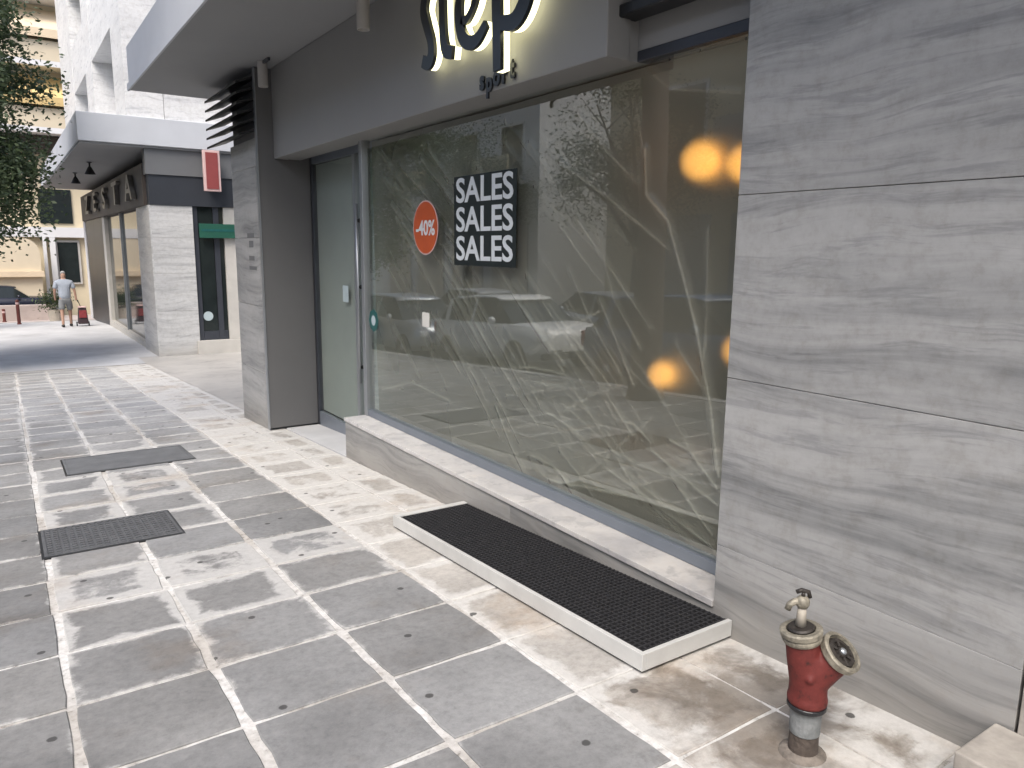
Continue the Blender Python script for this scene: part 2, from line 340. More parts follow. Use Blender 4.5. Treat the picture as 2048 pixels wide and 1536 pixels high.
def glass_mat(name, tint, ior, extra=0.0):
    m, ns, L, p = newmat(name); ns.remove(p); out = ns['Material Output']
    tr = N(ns, 'ShaderNodeBsdfTransparent'); tr.inputs[0].default_value = (*tint, 1)
    gl = N(ns, 'ShaderNodeBsdfGlossy'); gl.inputs['Roughness'].default_value = .015; gl.inputs[0].default_value = (.95, .98, .97, 1)
    fr = N(ns, 'ShaderNodeFresnel'); fr.inputs[0].default_value = ior
    geo = N(ns, 'ShaderNodeNewGeometry'); n1 = N(ns, 'ShaderNodeTexNoise', i_Scale=.9, i_Detail=2); L.new(geo.outputs['Position'], n1.inputs['Vector'])
    b = N(ns, 'ShaderNodeBump', i_Strength=.05, i_Distance=.02); L.new(n1.outputs[0], b.inputs['Height']); L.new(b.outputs[0], gl.inputs['Normal'])
    # same reflectance from both sides of the pane (the Fresnel node inverts the index on back faces)
    ix = N(ns, 'ShaderNodeMapRange'); ix.inputs[3].default_value = ior; ix.inputs[4].default_value = 1 / ior; L.new(geo.outputs['Backfacing'], ix.inputs[0]); L.new(ix.outputs[0], fr.inputs[0])
    mx = N(ns, 'ShaderNodeMixShader'); L.new(fr.outputs[0], mx.inputs[0]); L.new(tr.outputs[0], mx.inputs[1]); L.new(gl.outputs[0], mx.inputs[2]); L.new(mx.outputs[0], out.inputs[0])
    return m
M['glass'] = glass_mat('shop_glass', (.88, .92, .89), 2.2)
def clear_mat():
    m, ns, L, p = newmat('clear_glass_body'); ns.remove(p); tr = N(ns, 'ShaderNodeBsdfTransparent'); L.new(tr.outputs[0], ns['Material Output'].inputs[0]); return m
M['clear'] = clear_mat()
def film_mat():
    m, ns, L, p = newmat('plastic_film'); ns.remove(p); out = ns['Material Output']
    at = N(ns, 'ShaderNodeAttribute', attribute_name='crease')
    tr = N(ns, 'ShaderNodeBsdfRefraction'); tr.inputs[0].default_value = (.86, .90, .86, 1); tr.inputs['Roughness'].default_value = .68; tr.inputs['IOR'].default_value = 1.12
    tl = N(ns, 'ShaderNodeBsdfTranslucent'); tl.inputs[0].default_value = (.80, .76, .66, 1)
    df = N(ns, 'ShaderNodeBsdfDiffuse'); df.inputs[0].default_value = (.74, .70, .61, 1)
    gl = N(ns, 'ShaderNodeBsdfGlossy'); gl.inputs['Roughness'].default_value = .22; gl.inputs[0].default_value = (.8, .8, .8, 1)
    a = N(ns, 'ShaderNodeMixShader'); a.inputs[0].default_value = .68; L.new(tl.outputs[0], a.inputs[1]); L.new(df.outputs[0], a.inputs[2])
    b = N(ns, 'ShaderNodeMixShader'); b.inputs[0].default_value = .12; L.new(a.outputs[0], b.inputs[1]); L.new(gl.outputs[0], b.inputs[2])
    mr = N(ns, 'ShaderNodeMapRange'); mr.inputs[3].default_value = .40; mr.inputs[4].default_value = .95; L.new(at.outputs['Fac'], mr.inputs[0])
    c = N(ns, 'ShaderNodeMixShader'); L.new(mr.outputs[0], c.inputs[0]); L.new(tr.outputs[0], c.inputs[1]); L.new(b.outputs[0], c.inputs[2]); L.new(c.outputs[0], out.inputs[0])
    return m
M['film'] = film_mat()
def leaf_mat(name, a, b):
    m, ns, L, p = newmat(name)
    at = N(ns, 'ShaderNodeAttribute', attribute_name='tone'); r = ramp(ns, [(0, a), (1, b)]); L.new(at.outputs['Fac'], r.inputs[0]); L.new(r.outputs[0], p.inputs['Base Color'])
    p.inputs['Roughness'].default_value = .5
    tl = N(ns, 'ShaderNodeBsdfTranslucent'); L.new(r.outputs[0], tl.inputs[0]); mx = N(ns, 'ShaderNodeMixShader'); mx.inputs[0].default_value = .3
    L.new(p.outputs[0], mx.inputs[1]); L.new(tl.outputs[0], mx.inputs[2]); L.new(mx.outputs[0], ns['Material Output'].inputs[0]); return m
M['leaf'] = leaf_mat('leaves', (.032, .055, .024), (.11, .15, .07))
M['leaf2'] = leaf_mat('leaves_dark', (.022, .04, .02), (.06, .09, .035))

# ------------------------------------------------------------------ the ground
def sheet(name, x0, x1, ys, dz, mat, kind='structure'):
    mb = MB(); vs = []; fs = []
    for y in ys: vs += [(x0, y, gz(y) + dz), (x1, y, gz(y) + dz)]
    for i in range(len(ys) - 1): fs.append((2 * i, 2 * i + 1, 2 * i + 3, 2 * i + 2))
    mb.add(vs, fs); o = mb.build(name, mat); struct(o, kind); return o
sheet('ground', -400, 400, [-400, -40, 0, 17.6, 28, 60, 600], -.30, M['earth'])
sheet('road', -8.0, -2.18, [-40, 0, 17.6, 28, 60], -.13, M['asphalt'])
sheet('far_pavement', -12, -8.0, [-40, 0, 17.6, 28, 33], 0.0, M['concrete'])
sheet('cross_street', -60, 40, [33.15, 44], -.10, M['pink_paving'])
sheet('plaza', -2.0, 2.9, [17.62, 17.9, 21.6], .0, M['dark_paving'])
sheet('plaza_paving', -2.0, 2.9, [21.6, 28, 33.0], .0, M['concrete'])
sheet('forecourt', 2.43, 14, [9.0, 17.6, 18.7], .004, M['marble_pale'])
mb = MB()
for i in range(70):
    y = -6 + i * .57; mb.box(-2.17, -2.0, y, y + .562, -.2, .012, slope=True)
struct(mb.build('kerb', M['kerbstone'], bevel=.012))
mb = MB().box(-60, 40, 33.0, 33.15, -.25, .02, slope=True); struct(mb.build('street_kerb', M['kerbstone']))
mb = MB().box(-8.15, -8.0, -40, 17.6, -.2, .02, slope=True); struct(mb.build('opposite_kerb', M['kerbstone']))

pave = sheet('pavement', -2.0, 2.7, [-8, 0, 17.62], -.007, M['mortar'])
colb = [-1.98, -1.465, -.95, -.435, .08, .577, 1.11, 1.655, 2.14, 2.44]
row0, pitch = 1.98 - 3 * .4965, .4965
tile_cache = {}
def tile_mesh(w, d, v, mat):
    k = (round(w, 3), v, mat.name)
    if k in tile_cache: return tile_cache[k]
    rnd = random.Random(v * 77 + int(w * 1000))
    hx, hy = w / 2, d / 2; out = []
    n = 5
    for sx, sy, ex, ey in ((-1, -1, 1, -1), (1, -1, 1, 1), (1, 1, -1, 1), (-1, 1, -1, -1)):
        for i in range(n):
            t = i / n; x = (sx + (ex - sx) * t) * hx; y = (sy + (ey - sy) * t) * hy
            if i == 0: x *= .985; y *= .985
            out.append((x + rnd.uniform(-.0035, .0035), y + rnd.uniform(-.0035, .0035)))
    c = len(out); mb = MB()
    vs = [(x, y, -.03) for x, y in out] + [(x, y, -.0035) for x, y in out] + [(x * .985, y * .985, 0) for x, y in out]
    fs = []
    for r in range(2):
        for i in range(c): j = (i + 1) % c; fs.append((r * c + i, r * c + j, r * c + c + j, r * c + c + i))
    fs.append(tuple(range(2 * c, 3 * c)))
    mb.add(vs, fs); tile_cache[k] = mb.mesh('paving_tile', mat); return tile_cache[k]
patch = {(3, 4): -.3, (3, 5): -.3, (4, 4): -.25, (4, 5): -.2, (5, 4): .2, (5, 5): .15, (5, 6): -.1, (6, 4): .45, (6, 5): .7, (6, 6): .2, (7, 4): 1.0, (7, 5): 1.2, (7, 6): 1.1, (8, 4): .35, (8, 5): -.1, (8, 6): -.1,
         (9, 4): .6, (9, 5): .45, (9, 6): -.1, (10, 4): .8, (10, 5): .5, (10, 6): .0, (11, 4): .5, (11, 5): 1.0, (11, 6): .1, (12, 4): .7, (12, 5): 1.0, (12, 6): .2, (14, 5): .9, (13, 4): .5}
rnd = random.Random(3)
for r in range(34):
    y0 = row0 + r * pitch; yc = y0 + pitch / 2
    for c in range(len(colb) - 1):
        x0, x1 = colb[c], colb[c + 1]; gap = .030
        if c >= 7: gap = .012
        if yc < 1.98 and x1 > 2.2: gap = .01
        beige = c >= 7 or (c == 6 and yc < 1.9 and rnd.random() < .6)
        w = x1 - x0 - gap; d = pitch - (.022 if c < 7 else .010)
        if c < 7: w += rnd.uniform(-.006, .004)
        me = tile_mesh(w, d, rnd.randrange(4), M['tile_beige'] if beige else M['tile'])
        o = obj('paving_tile', me); o.parent = pave
        dx = rnd.uniform(-.006, .006) if c < 7 else 0
        o.location = ((x0 + x1) / 2 + dx, yc + rnd.uniform(-.004, .004), gz(yc) + rnd.uniform(-.0015, .0015))
        o.rotation_euler = (-SL + rnd.uniform(-.003, .003), rnd.uniform(-.003, .003), rnd.uniform(-.006, .006))
        wr = patch.get((r, c))
        if wr is None:
            wr = rnd.uniform(-.35, .02) if yc < 6 else rnd.uniform(-.1, .3)
            if c == 6: wr += .12 if yc < 4 else .05
            if c == 7: wr = rnd.uniform(.8, 1.3) if yc > 4 else rnd.uniform(.3, .8)
            if c == 8: wr = rnd.uniform(.7, 1.2)
            if yc > 8: wr += rnd.uniform(0, .25)
        o['wear'] = wr * .8; o['half_x'] = w / 2
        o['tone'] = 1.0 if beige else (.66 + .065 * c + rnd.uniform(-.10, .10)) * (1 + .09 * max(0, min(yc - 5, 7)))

# raised slab at the near right corner
st = thing('raised_step', 'beige raised stone step at the near corner of the marble pier', 'step', (2.3, 0, 0))
MB().box(2.175, 2.425, -1.6, .912, -.10, .085).build('slab', M['beige_stone'], st, bevel=.006)

# ------------------------------------------------------------------ shop building
shop = thing('shop_building', 'grey and marble ground-floor shop front with big film-covered window', 'building', (2.43, 0, 0))
XW = 2.43; XG = 2.65
# right pier: marble slabs with open joints
zj = [-.14, .28, .998, 1.722, 2.45, 3.26]
for a, b in zip(zj[:-1], zj[1:]):
    MB().box(XW, XW + .03, .862, 2.032, a + (.0006 if a == .28 else .0013), b - (.0006 if b == .28 else .0013)).build('marble_panel', M['marble'], shop, bevel=.0015, seg=1)
MB().box(XW + .03, XW + .5, .862, 2.028, -.3, 3.255).build('pier_core', M['rust'], shop)
MB().box(XW - .004, XW + .5, -2.5, .852, -.3, 3.255).build('stone_jamb', M['beige_stone'], shop, bevel=.003)
# base below the window and sill
ZS = .023
for y0, y1 in ((2.034, 3.62), (3.623, 6.258)):
    MB().box(XW + .006, XW + .035, y0, y1, -.5, ZS - .034).build('base_panel', M['marble'], shop, bevel=.0015, seg=1)
MB().box(XW + .036, XW + .22, 2.034, 6.25, -.5, ZS - .04).build('base_core', M['rust'], shop)
for y0, y1 in ((2.034, 3.55), (3.552, 5.05), (5.052, 6.262)):
    MB().box(XW - .006, XG + .1, y0, y1, ZS - .03, ZS).build('sill', M['marble_sill'], shop, bevel=.003)
MB().box(XG + .1, XG + .3, 2.034, 6.25, ZS - .6, ZS).build('base_core', M['interior_wall'], shop)
MB().box(XW + .03, XG + .28, 6.225, 6.255, -.55, ZS - .032).build('base_end', M['marble'], shop)
def pane_box(*a):
    mb = MB().box(*a); mb.m = [1, 1, 1, 1, 1, 0]; return mb      # outer face reflects, the body is clear
# main window
win = MB().box(XG - .02, XG + .05, 2.03, 6.25, ZS + .001, ZS + .062).build('shop_window', M['alu_blue'], shop, bevel=.004)
win['label'] = 'tall fixed shop window lined with creased clear plastic'
def sub(name, mb, mat, par, **k):
    o = mb.build(name, mat, None, **k); o.parent = par; o.matrix_parent_inverse = Matrix.Translation((2.43, 0, 0)).inverted() if False else Matrix.Identity(4)
    # the parent part sits at the world origin (its thing's inverse offset is applied), so no further offset is needed
    return o
sub('pane', pane_box(XG, XG + .010, 2.03, 6.20, ZS + .06, 2.395), [M['glass'], M['clear']], win)
sub('frame', MB().box(XG - .03, XG + .05, 6.2, 6.262, ZS + .002, 2.42), M['alu'], win, bevel=.004)
sub('frame', MB().box(XG - .02, XG + .05, 2.03, 2.858, 2.395, 2.445), M['dark_frame'], win, bevel=.004)
sub('edge_trim', MB().box(XG - .012, XG - .002, 2.036, 2.05, ZS + .065, 2.39), M['alu'], win)
# fascia box over the window, its open end and the louvre gap beside it
MB().box(XW, 2.575, 2.85, 7.995, 2.392, 3.262).build('fascia', M['fascia'], shop, bevel=.006)
MB().box(2.577, 2.70, 2.86, 7.99, 2.396, 3.262).build('fascia_back', M['fascia'], shop)
MB().box(2.635, 2.70, 2.032, 2.857, 2.446, 3.262).build('transom_panel', M['fascia'], shop)
for k in range(4):
    z = 2.575 + k * .17
    MB().box(2.50, 2.62, 2.034, 2.96 if k == 0 else 2.848, z, z + .055).build('louvre_slat', M['black'], shop, bevel=.008)
# left pier: grey clad, marble return and louvres
MB().box(2.272, 2.80, 8.0, 8.06, -.415, 3.258).build('pier_cladding', M['grey_paint'], shop, bevel=.003)
MB().box(2.262, 2.271, 7.992, 8.055, -.43, 3.258).build('edge_trim', M['alu'], shop)
zz = -.56
for k in range(6):
    z1 = min(zz + .72, 2.60); MB().box(2.275, 2.305, 8.065, 9.08, zz + .002, z1 - .002).build('marble_panel', M['marble'], shop, bevel=.0015, seg=1); zz = z1
    if z1 >= 2.6: break
MB().box(2.31, 3.3, 8.062, 9.076, -.6, 3.256).build('pier_core', M['grey_paint'], shop)
for k in range(6):
    z = 2.60 + k * .10
    mb = MB().add([(2.10, 8.06, z), (2.305, 8.06, z + .075), (2.305, 9.42, z + .075), (2.10, 9.42, z), (2.10, 8.06, z + .022), (2.305, 8.06, z + .097), (2.305, 9.42, z + .097), (2.10, 9.42, z + .022)],
                  [(0, 1, 2, 3), (4, 7, 6, 5), (0, 4, 5, 1), (1, 5, 6, 2), (2, 6, 7, 3), (3, 7, 4, 0)])
    mb.build('louvre_slat', M['black'], shop)
# door recess
MB().box(2.44, 3.2, 6.27, 7.99, -.12, .012, slope=True).build('threshold', M['concrete'], shop, bevel=.004)
door = MB().box(2.80, 2.845, 7.94, 7.99, -.44, 2.44).build('glass_door', M['dark_frame'], shop)
sub('frame', MB().box(2.80, 2.845, 6.27, 6.33, -.44, 2.44), M['alu'], door)
sub('frame', MB().box(2.80, 2.845, 6.335, 7.935, -.44, -.27), M['alu_blue'], door)
sub('frame', MB().box(2.80, 2.845, 6.335, 7.935, 2.36, 2.44), M['alu_blue'], door)
sub('frame', MB().box(2.795, 2.85, 6.78, 6.84, -.265, 2.355), M['alu'], door)
sub('pane', pane_box(2.815, 2.825, 6.335, 7.935, -.27, 2.36), [M['glass'], M['clear']], door)
sub('handle', MB().tube([(2.74, 6.62, .25), (2.74, 6.62, 1.9)], .016), M['alu'], door, smooth=True)
for z in (.4, 1.15, 1.75): sub('handle_mount', MB().tube([(2.74, 6.62, z), (2.81, 6.62, z)], .02), M['black'], door)
MB().box(2.705, 3.25, 6.27, 7.99, 2.445, 2.47).build('door_soffit', M['soffit'], shop)
# canopy
MB().box(1.43, 8.0, -6.0, 10.05, 3.264, 3.30).build('canopy_soffit', M['soffit'], shop)
MB().box(1.425, 8.0, -6.01, 10.07, 3.302, 3.74).build('canopy', M['canopy_edge'], shop, bevel=.008)
MB().box(1.405, 1.424, -6.0, 10.06, 3.255, 3.33).build('drip_edge', M['canopy_edge'], shop)
# upper storeys
MB().box(2.6, 12, -14, 9.9, 3.745, 17).build('upper_wall', M['white_wall'], shop)
for fl in range(4):
    for k in range(5):
        y = -11 + k * 4.2; z = 4.7 + fl * 3
        w_ = MB().box(2.56, 2.60, y, y + 2.4, z, z + 1.7).build('window', M['alu'], shop)
        sub('pane', MB().box(2.545, 2.56, y + .08, y + 2.32, z + .08, z + 1.62), M['dark_glass'], w_)
# interior
MB().box(2.98, 8.0, 1.4, 9.0, -.30, -.22).build('shop_floor', M['interior_floor'], shop)
MB().box(6.4, 6.5, 1.4, 9.0, -.2, 3.2).build('back_wall', M['interior_wall'], shop)
MB().box(2.95, 6.38, 1.4, 1.5, -.2, 3.2).build('side_wall', M['interior_wall'], shop)
MB().box(3.35, 6.38, 8.9, 9.0, -.2, 3.2).build('side_wall', M['interior_wall'], shop)
MB().box(2.72, 6.6, 1.4, 9.0, 2.75, 2.85).build('ceiling', M['interior_ceiling'], shop)
MB().box(2.702, 2.72, 1.5, 6.2, 2.45, 2.75).build('bulkhead', M['interior_ceiling'], shop)

# ------------------------------------------------------------------ plastic sheet behind the glass
CR = [[(2.87, 2.0), (2.85, 1.78), (2.7, 1.65), (2.5, 1.18), (2.37, .82), (2.28, .47)], [(2.61, .57), (2.47, .55), (2.29, .41)], [(2.75, .49), (2.28, .33)], [(3.18, 1.24), (2.9, .81)],
      [(3.45, 1.39), (3.26, 1.12), (3.0, .85)], [(5.66, 2.16), (5.0, 1.75), (4.44, 1.3)], [(5.31, 2.17), (4.25, 1.44), (3.63, .91)], [(5.95, 2.06), (4.86, 1.28)], [(3.4, .11), (2.76, .65)],
      [(3.6, .1), (2.92, .19), (2.29, .25)], [(2.96, 2.27), (2.89, 2.0)], [(2.93, 2.43), (2.72, 2.26), (2.3, 2.18)], [(3.2, 1.59), (3.06, 1.24), (2.85, 1.0)], [(4.64, 1.29), (4.12, .85), (3.83, .57)],
      [(6.1, .27), (5.53, .42), (4.86, .39)], [(2.45, 1.6), (2.42, .9), (2.3, .5)], [(2.6, .4), (2.3, .18)], [(3.1, .3), (2.3, .12)], [(3.5, .6), (3.0, .4), (2.4, .36)]]
WG = [1, .8, .6, .6, .5, .4, .45, .35, .45, .55, .4, .4, .4, .45, .55, .5, .6, .5, .4]
rnd = random.Random(11)
for k in range(56):
    y = rnd.uniform(3.3, 6.0); z = rnd.uniform(.7, 2.3); l = rnd.uniform(.3, 1.1); a = rnd.uniform(.55, .95)
    CR.append([(y, z), (y - l * .5, z - l * a * .5 + rnd.uniform(-.02, .02)), (y - l, z - l * a)]); WG.append(rnd.uniform(.15, .5))
for k in range(30):
    y = rnd.uniform(2.5, 4.4); z = rnd.uniform(.15, 1.1); l = rnd.uniform(.2, .7); a = rnd.uniform(-.5, 1.3)
    CR.append([(y, z), (y - l * .5, z - l * a * .5 + rnd.uniform(-.05, .05)), (y - l, z - l * a)]); WG.append(rnd.uniform(.15, .6))
def film():
    ny, nz = 520, 300; y0, y1, z0, z1 = 2.04, 6.19, .03, 2.39
    import numpy as np
    Y, Z = np.meshgrid(np.linspace(y0, y1, ny), np.linspace(z0, z1, nz))
    H = .010 * np.sin(Y * 2.3 + Z * 1.7) + .006 * np.sin(Y * 5.1 - Z * 3.3); Cc = np.zeros_like(Y)
    for L_, wgt in zip(CR, WG):
        best = np.full_like(Y, 9.0)
        for (a, b), (c, d) in zip(L_[:-1], L_[1:]):
            vx, vy = c - a, d - b; t = np.clip(((Y - a) * vx + (Z - b) * vy) / (vx * vx + vy * vy), 0, 1)
            best = np.minimum(best, np.hypot(Y - a - t * vx, Z - b - t * vy))
        mod = .7 + .3 * np.sin(Y * 9 + Z * 13 + wgt * 40) * np.sin(Y * 4.1 - Z * 6.3 + wgt * 17)
        g = np.maximum(np.exp(-(best / .0078) ** 2) * mod, .14 * np.exp(-(best / .028) ** 2)); H += -.010 * wgt * np.exp(-(best / .022) ** 2); Cc = np.maximum(Cc, np.minimum(1, g * wgt * 1.7))
    X = 2.725 + H
    me = bpy.data.meshes.new('plastic_sheet')
    vs = np.stack([X, Y, Z], -1).reshape(-1, 3)
    fs = [(j * ny + i, j * ny + i + 1, (j + 1) * ny + i + 1, (j + 1) * ny + i) for j in range(nz - 1) for i in range(ny - 1)]
    me.from_pydata(vs.tolist(), [], fs); me.update()
    at = me.attributes.new('crease', 'FLOAT', 'POINT'); at.data.foreach_set('value', Cc.reshape(-1).astype('float32'))
    me.polygons.foreach_set('use_smooth', [True] * len(fs)); me.materials.append(M['film'])
    o = obj('plastic_sheet', me); tag(o, 'creased translucent plastic sheet hung behind the big shop window', 'plastic sheet')
film()
o = MB().box(2.850, 2.856, 6.35, 7.95, -.26, 2.355).build('added_door_infill', M['infill'], None); tag(o, 'plain grey-green blind added behind the glass door to lighten it', 'infill')  # made-up sheet, put in so the dark door glass looks brighter
# warm lamps inside
def globe(name, y, z, x, r, label):
    t = thing(name, label, 'lamp', (x, y, z), 'warm lamps inside the shop')
    MB().lathe([(.001, -r), (r * .5, -r * .87), (r * .87, -r * .5), (r, 0), (r * .87, r * .5), (r * .5, r * .87), (.02, r)], (x, y, z), n=20).build('globe', M['bulb'], t, smooth=True)
    MB().tube([(x, y, z + r * .95), (x, y, 2.748)], .006, 6).build('cord', M['black'], t)
globe('pendant_lamp', 2.86, 1.97, 3.06, .095, 'glowing warm lamp high behind the right end of the shop window')
globe('pendant_lamp', 2.62, 1.94, 3.12, .085, 'warm lamp behind the film, half hidden by the marble pier, upper one')
globe('pendant_lamp', 3.05, .81, 3.04, .07, 'glowing warm lamp low behind the plastic film, left one')
globe('pendant_lamp', 2.62, .99, 3.15, .07, 'dim warm lamp low at the right edge of the window')
t = thing('cardboard_box', 'brown cardboard box on the floor behind the window bottom', 'box', (3.13, 3.15, -.22))
MB().box(2.86, 3.40, 2.75, 3.55, -.218, .36).build('carton', M['cardboard'], t, bevel=.01)
MB().box(2.86, 3.40, 3.12, 3.18, .361, .363).build('tape', M['paper'], t)

# ------------------------------------------------------------------ sign on the fascia
def stroke(mb, pts, w, x0, x1, n=6):
    """Flat ribbon of width w in the Y/Z plane between x0 and x1 along a smoothed polyline, rounded ends."""
    P = [Vector((y, z)) for y, z in pts]; S = []
    for i in range(len(P) - 1):
        a, b, c, d = P[max(i - 1, 0)], P[i], P[i + 1], P[min(i + 2, len(P) - 1)]
        for k in range(n):
            t = k / n; S.append(.5 * ((2 * b) + (c - a) * t + (2 * a - 5 * b + 4 * c - d) * t * t + (3 * b - a - 3 * c + d) * t ** 3))
    S.append(P[-1]); ww = w if isinstance(w, list) else [w, w]; L_, Rr = [], []
    for i, p in enumerate(S):
        t = (S[min(i + 1, len(S) - 1)] - S[max(i - 1, 0)]).normalized(); nn = Vector((-t.y, t.x))
        f = i / (len(S) - 1) * (len(ww) - 1); j = min(int(f), len(ww) - 2); h = (ww[j] + (ww[j + 1] - ww[j]) * (f - j)) / 2
        L_.append(p + nn * h); Rr.append(p - nn * h)
    ring = L_ + Rr[::-1]; k = len(ring); m_ = len(S)
    vs = [(x0, q.x, q.y) for q in ring] + [(x1, q.x, q.y) for q in ring]; fs = []
    for i in range(k): fs.append((i, (i + 1) % k, k + (i + 1) % k, k + i))
    for i in range(m_ - 1):
        fs.append((i, i + 1, k - 2 - i, k - 1 - i)); fs.append((k + i, k + k - 1 - i, k + k - 2 - i, k + i + 1))
    mb.add(vs, fs)
LET = {'s': [([(4.27, 3.02), (4.34, 3.08), (4.44, 3.05), (4.48, 2.96), (4.44, 2.86), (4.39, 2.76), (4.385, 2.68), (4.43, 2.64), (4.50, 2.665)], [.05, .085, .085, .075, .085, .075])],
       't': [([(4.255, 3.17), (4.245, 2.95), (4.235, 2.77), (4.20, 2.67), (4.12, 2.645)], [.07, .07, .08, .075]), ([(4.33, 3.03), (4.24, 3.025), (4.12, 3.03)], .05)],
       'e': [([(4.02, 2.80), (3.95, 2.79), (3.87, 2.86), (3.85, 2.96), (3.92, 3.03), (4.01, 2.98), (4.05, 2.86), (4.02, 2.73), (3.94, 2.66), (3.84, 2.66), (3.75, 2.72)], [.05, .045, .05, .06, .075, .085, .075, .05])],
       'p': [([(3.655, 3.05), (3.64, 2.75), (3.63, 2.455)], [.085, .085, .075]), ([(3.64, 2.93), (3.55, 3.03), (3.42, 3.01), (3.345, 2.88), (3.37, 2.75), (3.47, 2.67), (3.60, 2.69)], [.05, .09, .1, .1, .07])]}
sign = thing('shop_sign', 'black script letters with white glowing backs spelling step on the fascia', 'sign', (2.42, 3.9, 2.4))
for ch, strokes in LET.items():
    mb = MB(); mh = MB()
    for i, (pts, w) in enumerate(strokes):
        stroke(mb, pts, w, 2.325 - .002 * i, 2.347); stroke(mh, pts, [q * .9 for q in w] if isinstance(w, list) else w * .9, 2.3475 + .001 * i, 2.388)
    le = mb.build('letter', M['black_letter'], sign); le['label'] = 'black letter ' + ch
    ba = mh.build('lit_back', M['halo'], None); ba.parent = le; ba.matrix_parent_inverse = Matrix.Identity(4)
sp = thing('small_sign', 'small black letters spelling sport below the glowing sign', 'sign', (2.42, 3.72, 2.46))
x = 0
for i, ch in enumerate('sport'):
    me = text_mesh(ch, .15, .006, 'letter', off=.006, xs=.85); me.materials.append(M['black_letter'])
    o = obj('letter', me); o.parent = sp; o.matrix_parent_inverse = Matrix.Translation(sp.location).inverted()
    o.matrix_basis = Matrix.Translation((2.42, 3.93 - i * .078, 2.462 + (-.02 if ch == 'p' else .012 if ch == 't' else 0))) @ FACE_STREET
# spotlights under the canopy
for y, xx, lab in ((5.35, 2.30, 'pale cylindrical ceiling spotlight nearest the glowing sign'), (7.75, 2.28, 'pale cylindrical ceiling spotlight beside the grey pier')):
    t = thing('ceiling_spotlight', lab, 'spotlight', (xx, y, 3.26), 'spotlights under the canopy')
    MB().lathe([(.047, 0), (.047, -.225), (.044, -.232), (.038, -.232), (.036, -.21), (.001, -.21)], (xx, y, 3.262), n=28).build('body', M['lamp_white'], t, smooth=False)
    MB().box(xx - .012, xx + .012, y - .22, y - .05, 3.235, 3.262).build('conduit', M['dark_frame'], t)

# ------------------------------------------------------------------ things on the glass
XP = XG - .004
t = thing('sales_poster', 'black poster reading SALES three times in white on the window', 'poster', (XP, 4.275, 1.395))
MB().box(XP - .003, XP, 3.892, 4.658, 1.394, 1.988).build('board', M['poster_black'], t)
for i in range(3):
    me = text_mesh('SALES', .225, .0012, 'lettering', off=.004, xs=.98); me.materials.append(M['print_white'])
    b = [v.co for v in me.vertices]; wx = max(v.x for v in b) - min(v.x for v in b); me.transform(Matrix.Scale(.70 / wx, 4, (1, 0, 0)))
    o = obj('lettering', me); o.parent = t; o.matrix_parent_inverse = Matrix.Translation(t.location).inverted()
    o.matrix_basis = Matrix.Translation((XP - .0045, 4.277, 1.885 - i * .192)) @ FACE_STREET
t = thing('discount_sticker', 'round orange discount sticker on the window beside the poster', 'sticker', (XP, 5.09, 1.657))
MB().lathe([(.198, 0), (.198, .002)], (XP, 5.09, 1.657), (-1, 0, 0), 48).build('rim', M['pink_edge'], t)
MB().lathe([(.188, .002), (.188, .0035)], (XP, 5.09, 1.657), (-1, 0, 0), 48).build('disc', M['orange'], t)
me = text_mesh('-40%', .15, .0008, 'lettering', off=.003); me.materials.append(M['print_white'])
o = obj('lettering', me); o.parent = t; o.matrix_parent_inverse = Matrix.Translation(t.location).inverted(); o.matrix_basis = Matrix.Translation((XP - .0045, 5.09, 1.65)) @ FACE_STREET
tag(MB().box(XP - .002, XP, 5.04, 5.155, .92, 1.03).build('notice_card', M['paper'], None), 'small white card stuck on the window below the orange sticker', 'card')
t = thing('octagon_sticker', 'small teal octagonal alarm sticker at the left edge of the window', 'sticker', (XP, 6.06, .89))
MB().lathe([(.098, 0), (.098, .002)], (XP, 6.07, .89), (-1, 0, 0), 8).build('plate', M['teal'], t)
MB().lathe([(.025, .0022), (.045, .003)], (XP, 6.07, .89), (-1, 0, 0), 16).build('emblem', M['pale_sticker'], t)
tag(MB().box(2.811, 2.814, 7.05, 7.19, .98, 1.14).build('door_notice', M['pale_sticker'], None), 'pale blue notice on the glass door beside the grey pier', 'notice')
t = thing('wall_marking', 'worn dark stencil marks on the marble side of the grey pier', 'marking', (2.27, 8.5, 1.2))
for z, y, w_, h_ in ((1.60, 8.30, .26, .05), (1.50, 8.34, .16, .07), (1.36, 8.32, .2, .05), (1.26, 8.25, .28, .04)):
    MB().box(2.2735, 2.2748, y, y + w_, z, z + h_).build('mark', M['band_grey'], t)

# ------------------------------------------------------------------ entrance step and mats
SX0, SX1, SY0, SY1, SH = 1.915, 2.428, 1.925, 4.16, .085
def sbox(mb, x0, x1, y0, y1, a, b): return mb.box(x0, x1, y0, y1, a, b, slope=True)
stp = thing('entrance_step', 'low white-edged step with black mats in front of the shop window', 'step', (2.17, 3, gz(3)))
sbox(MB(), SX0 + .03, SX1, SY0 + .03, SY1 - .03, .0, .012).build('shadow_gap_base', M['black'], stp)  # recessed base blackened to stand in for the shadow under the step
sbox(MB(), SX0, SX0 + .022, SY0, 3.02, .014, SH).build('edging', M['edging'], stp, bevel=.002)
sbox(MB(), SX0, SX0 + .022, 3.022, SY1, .014, SH).build('edging', M['edging'], stp, bevel=.002)
sbox(MB(), SX0 + .023, SX1, SY0, SY0 + .022, .014, SH).build('edging', M['edging'], stp, bevel=.002)
sbox(MB(), SX0 + .023, SX1, SY1 - .05, SY1, .014, SH).build('edging', M['edging'], stp, bevel=.002)
sbox(MB(), SX0 + .023, SX1, SY0 + .023, SY1 - .051, .014, .055).build('tray', M['black'], stp)
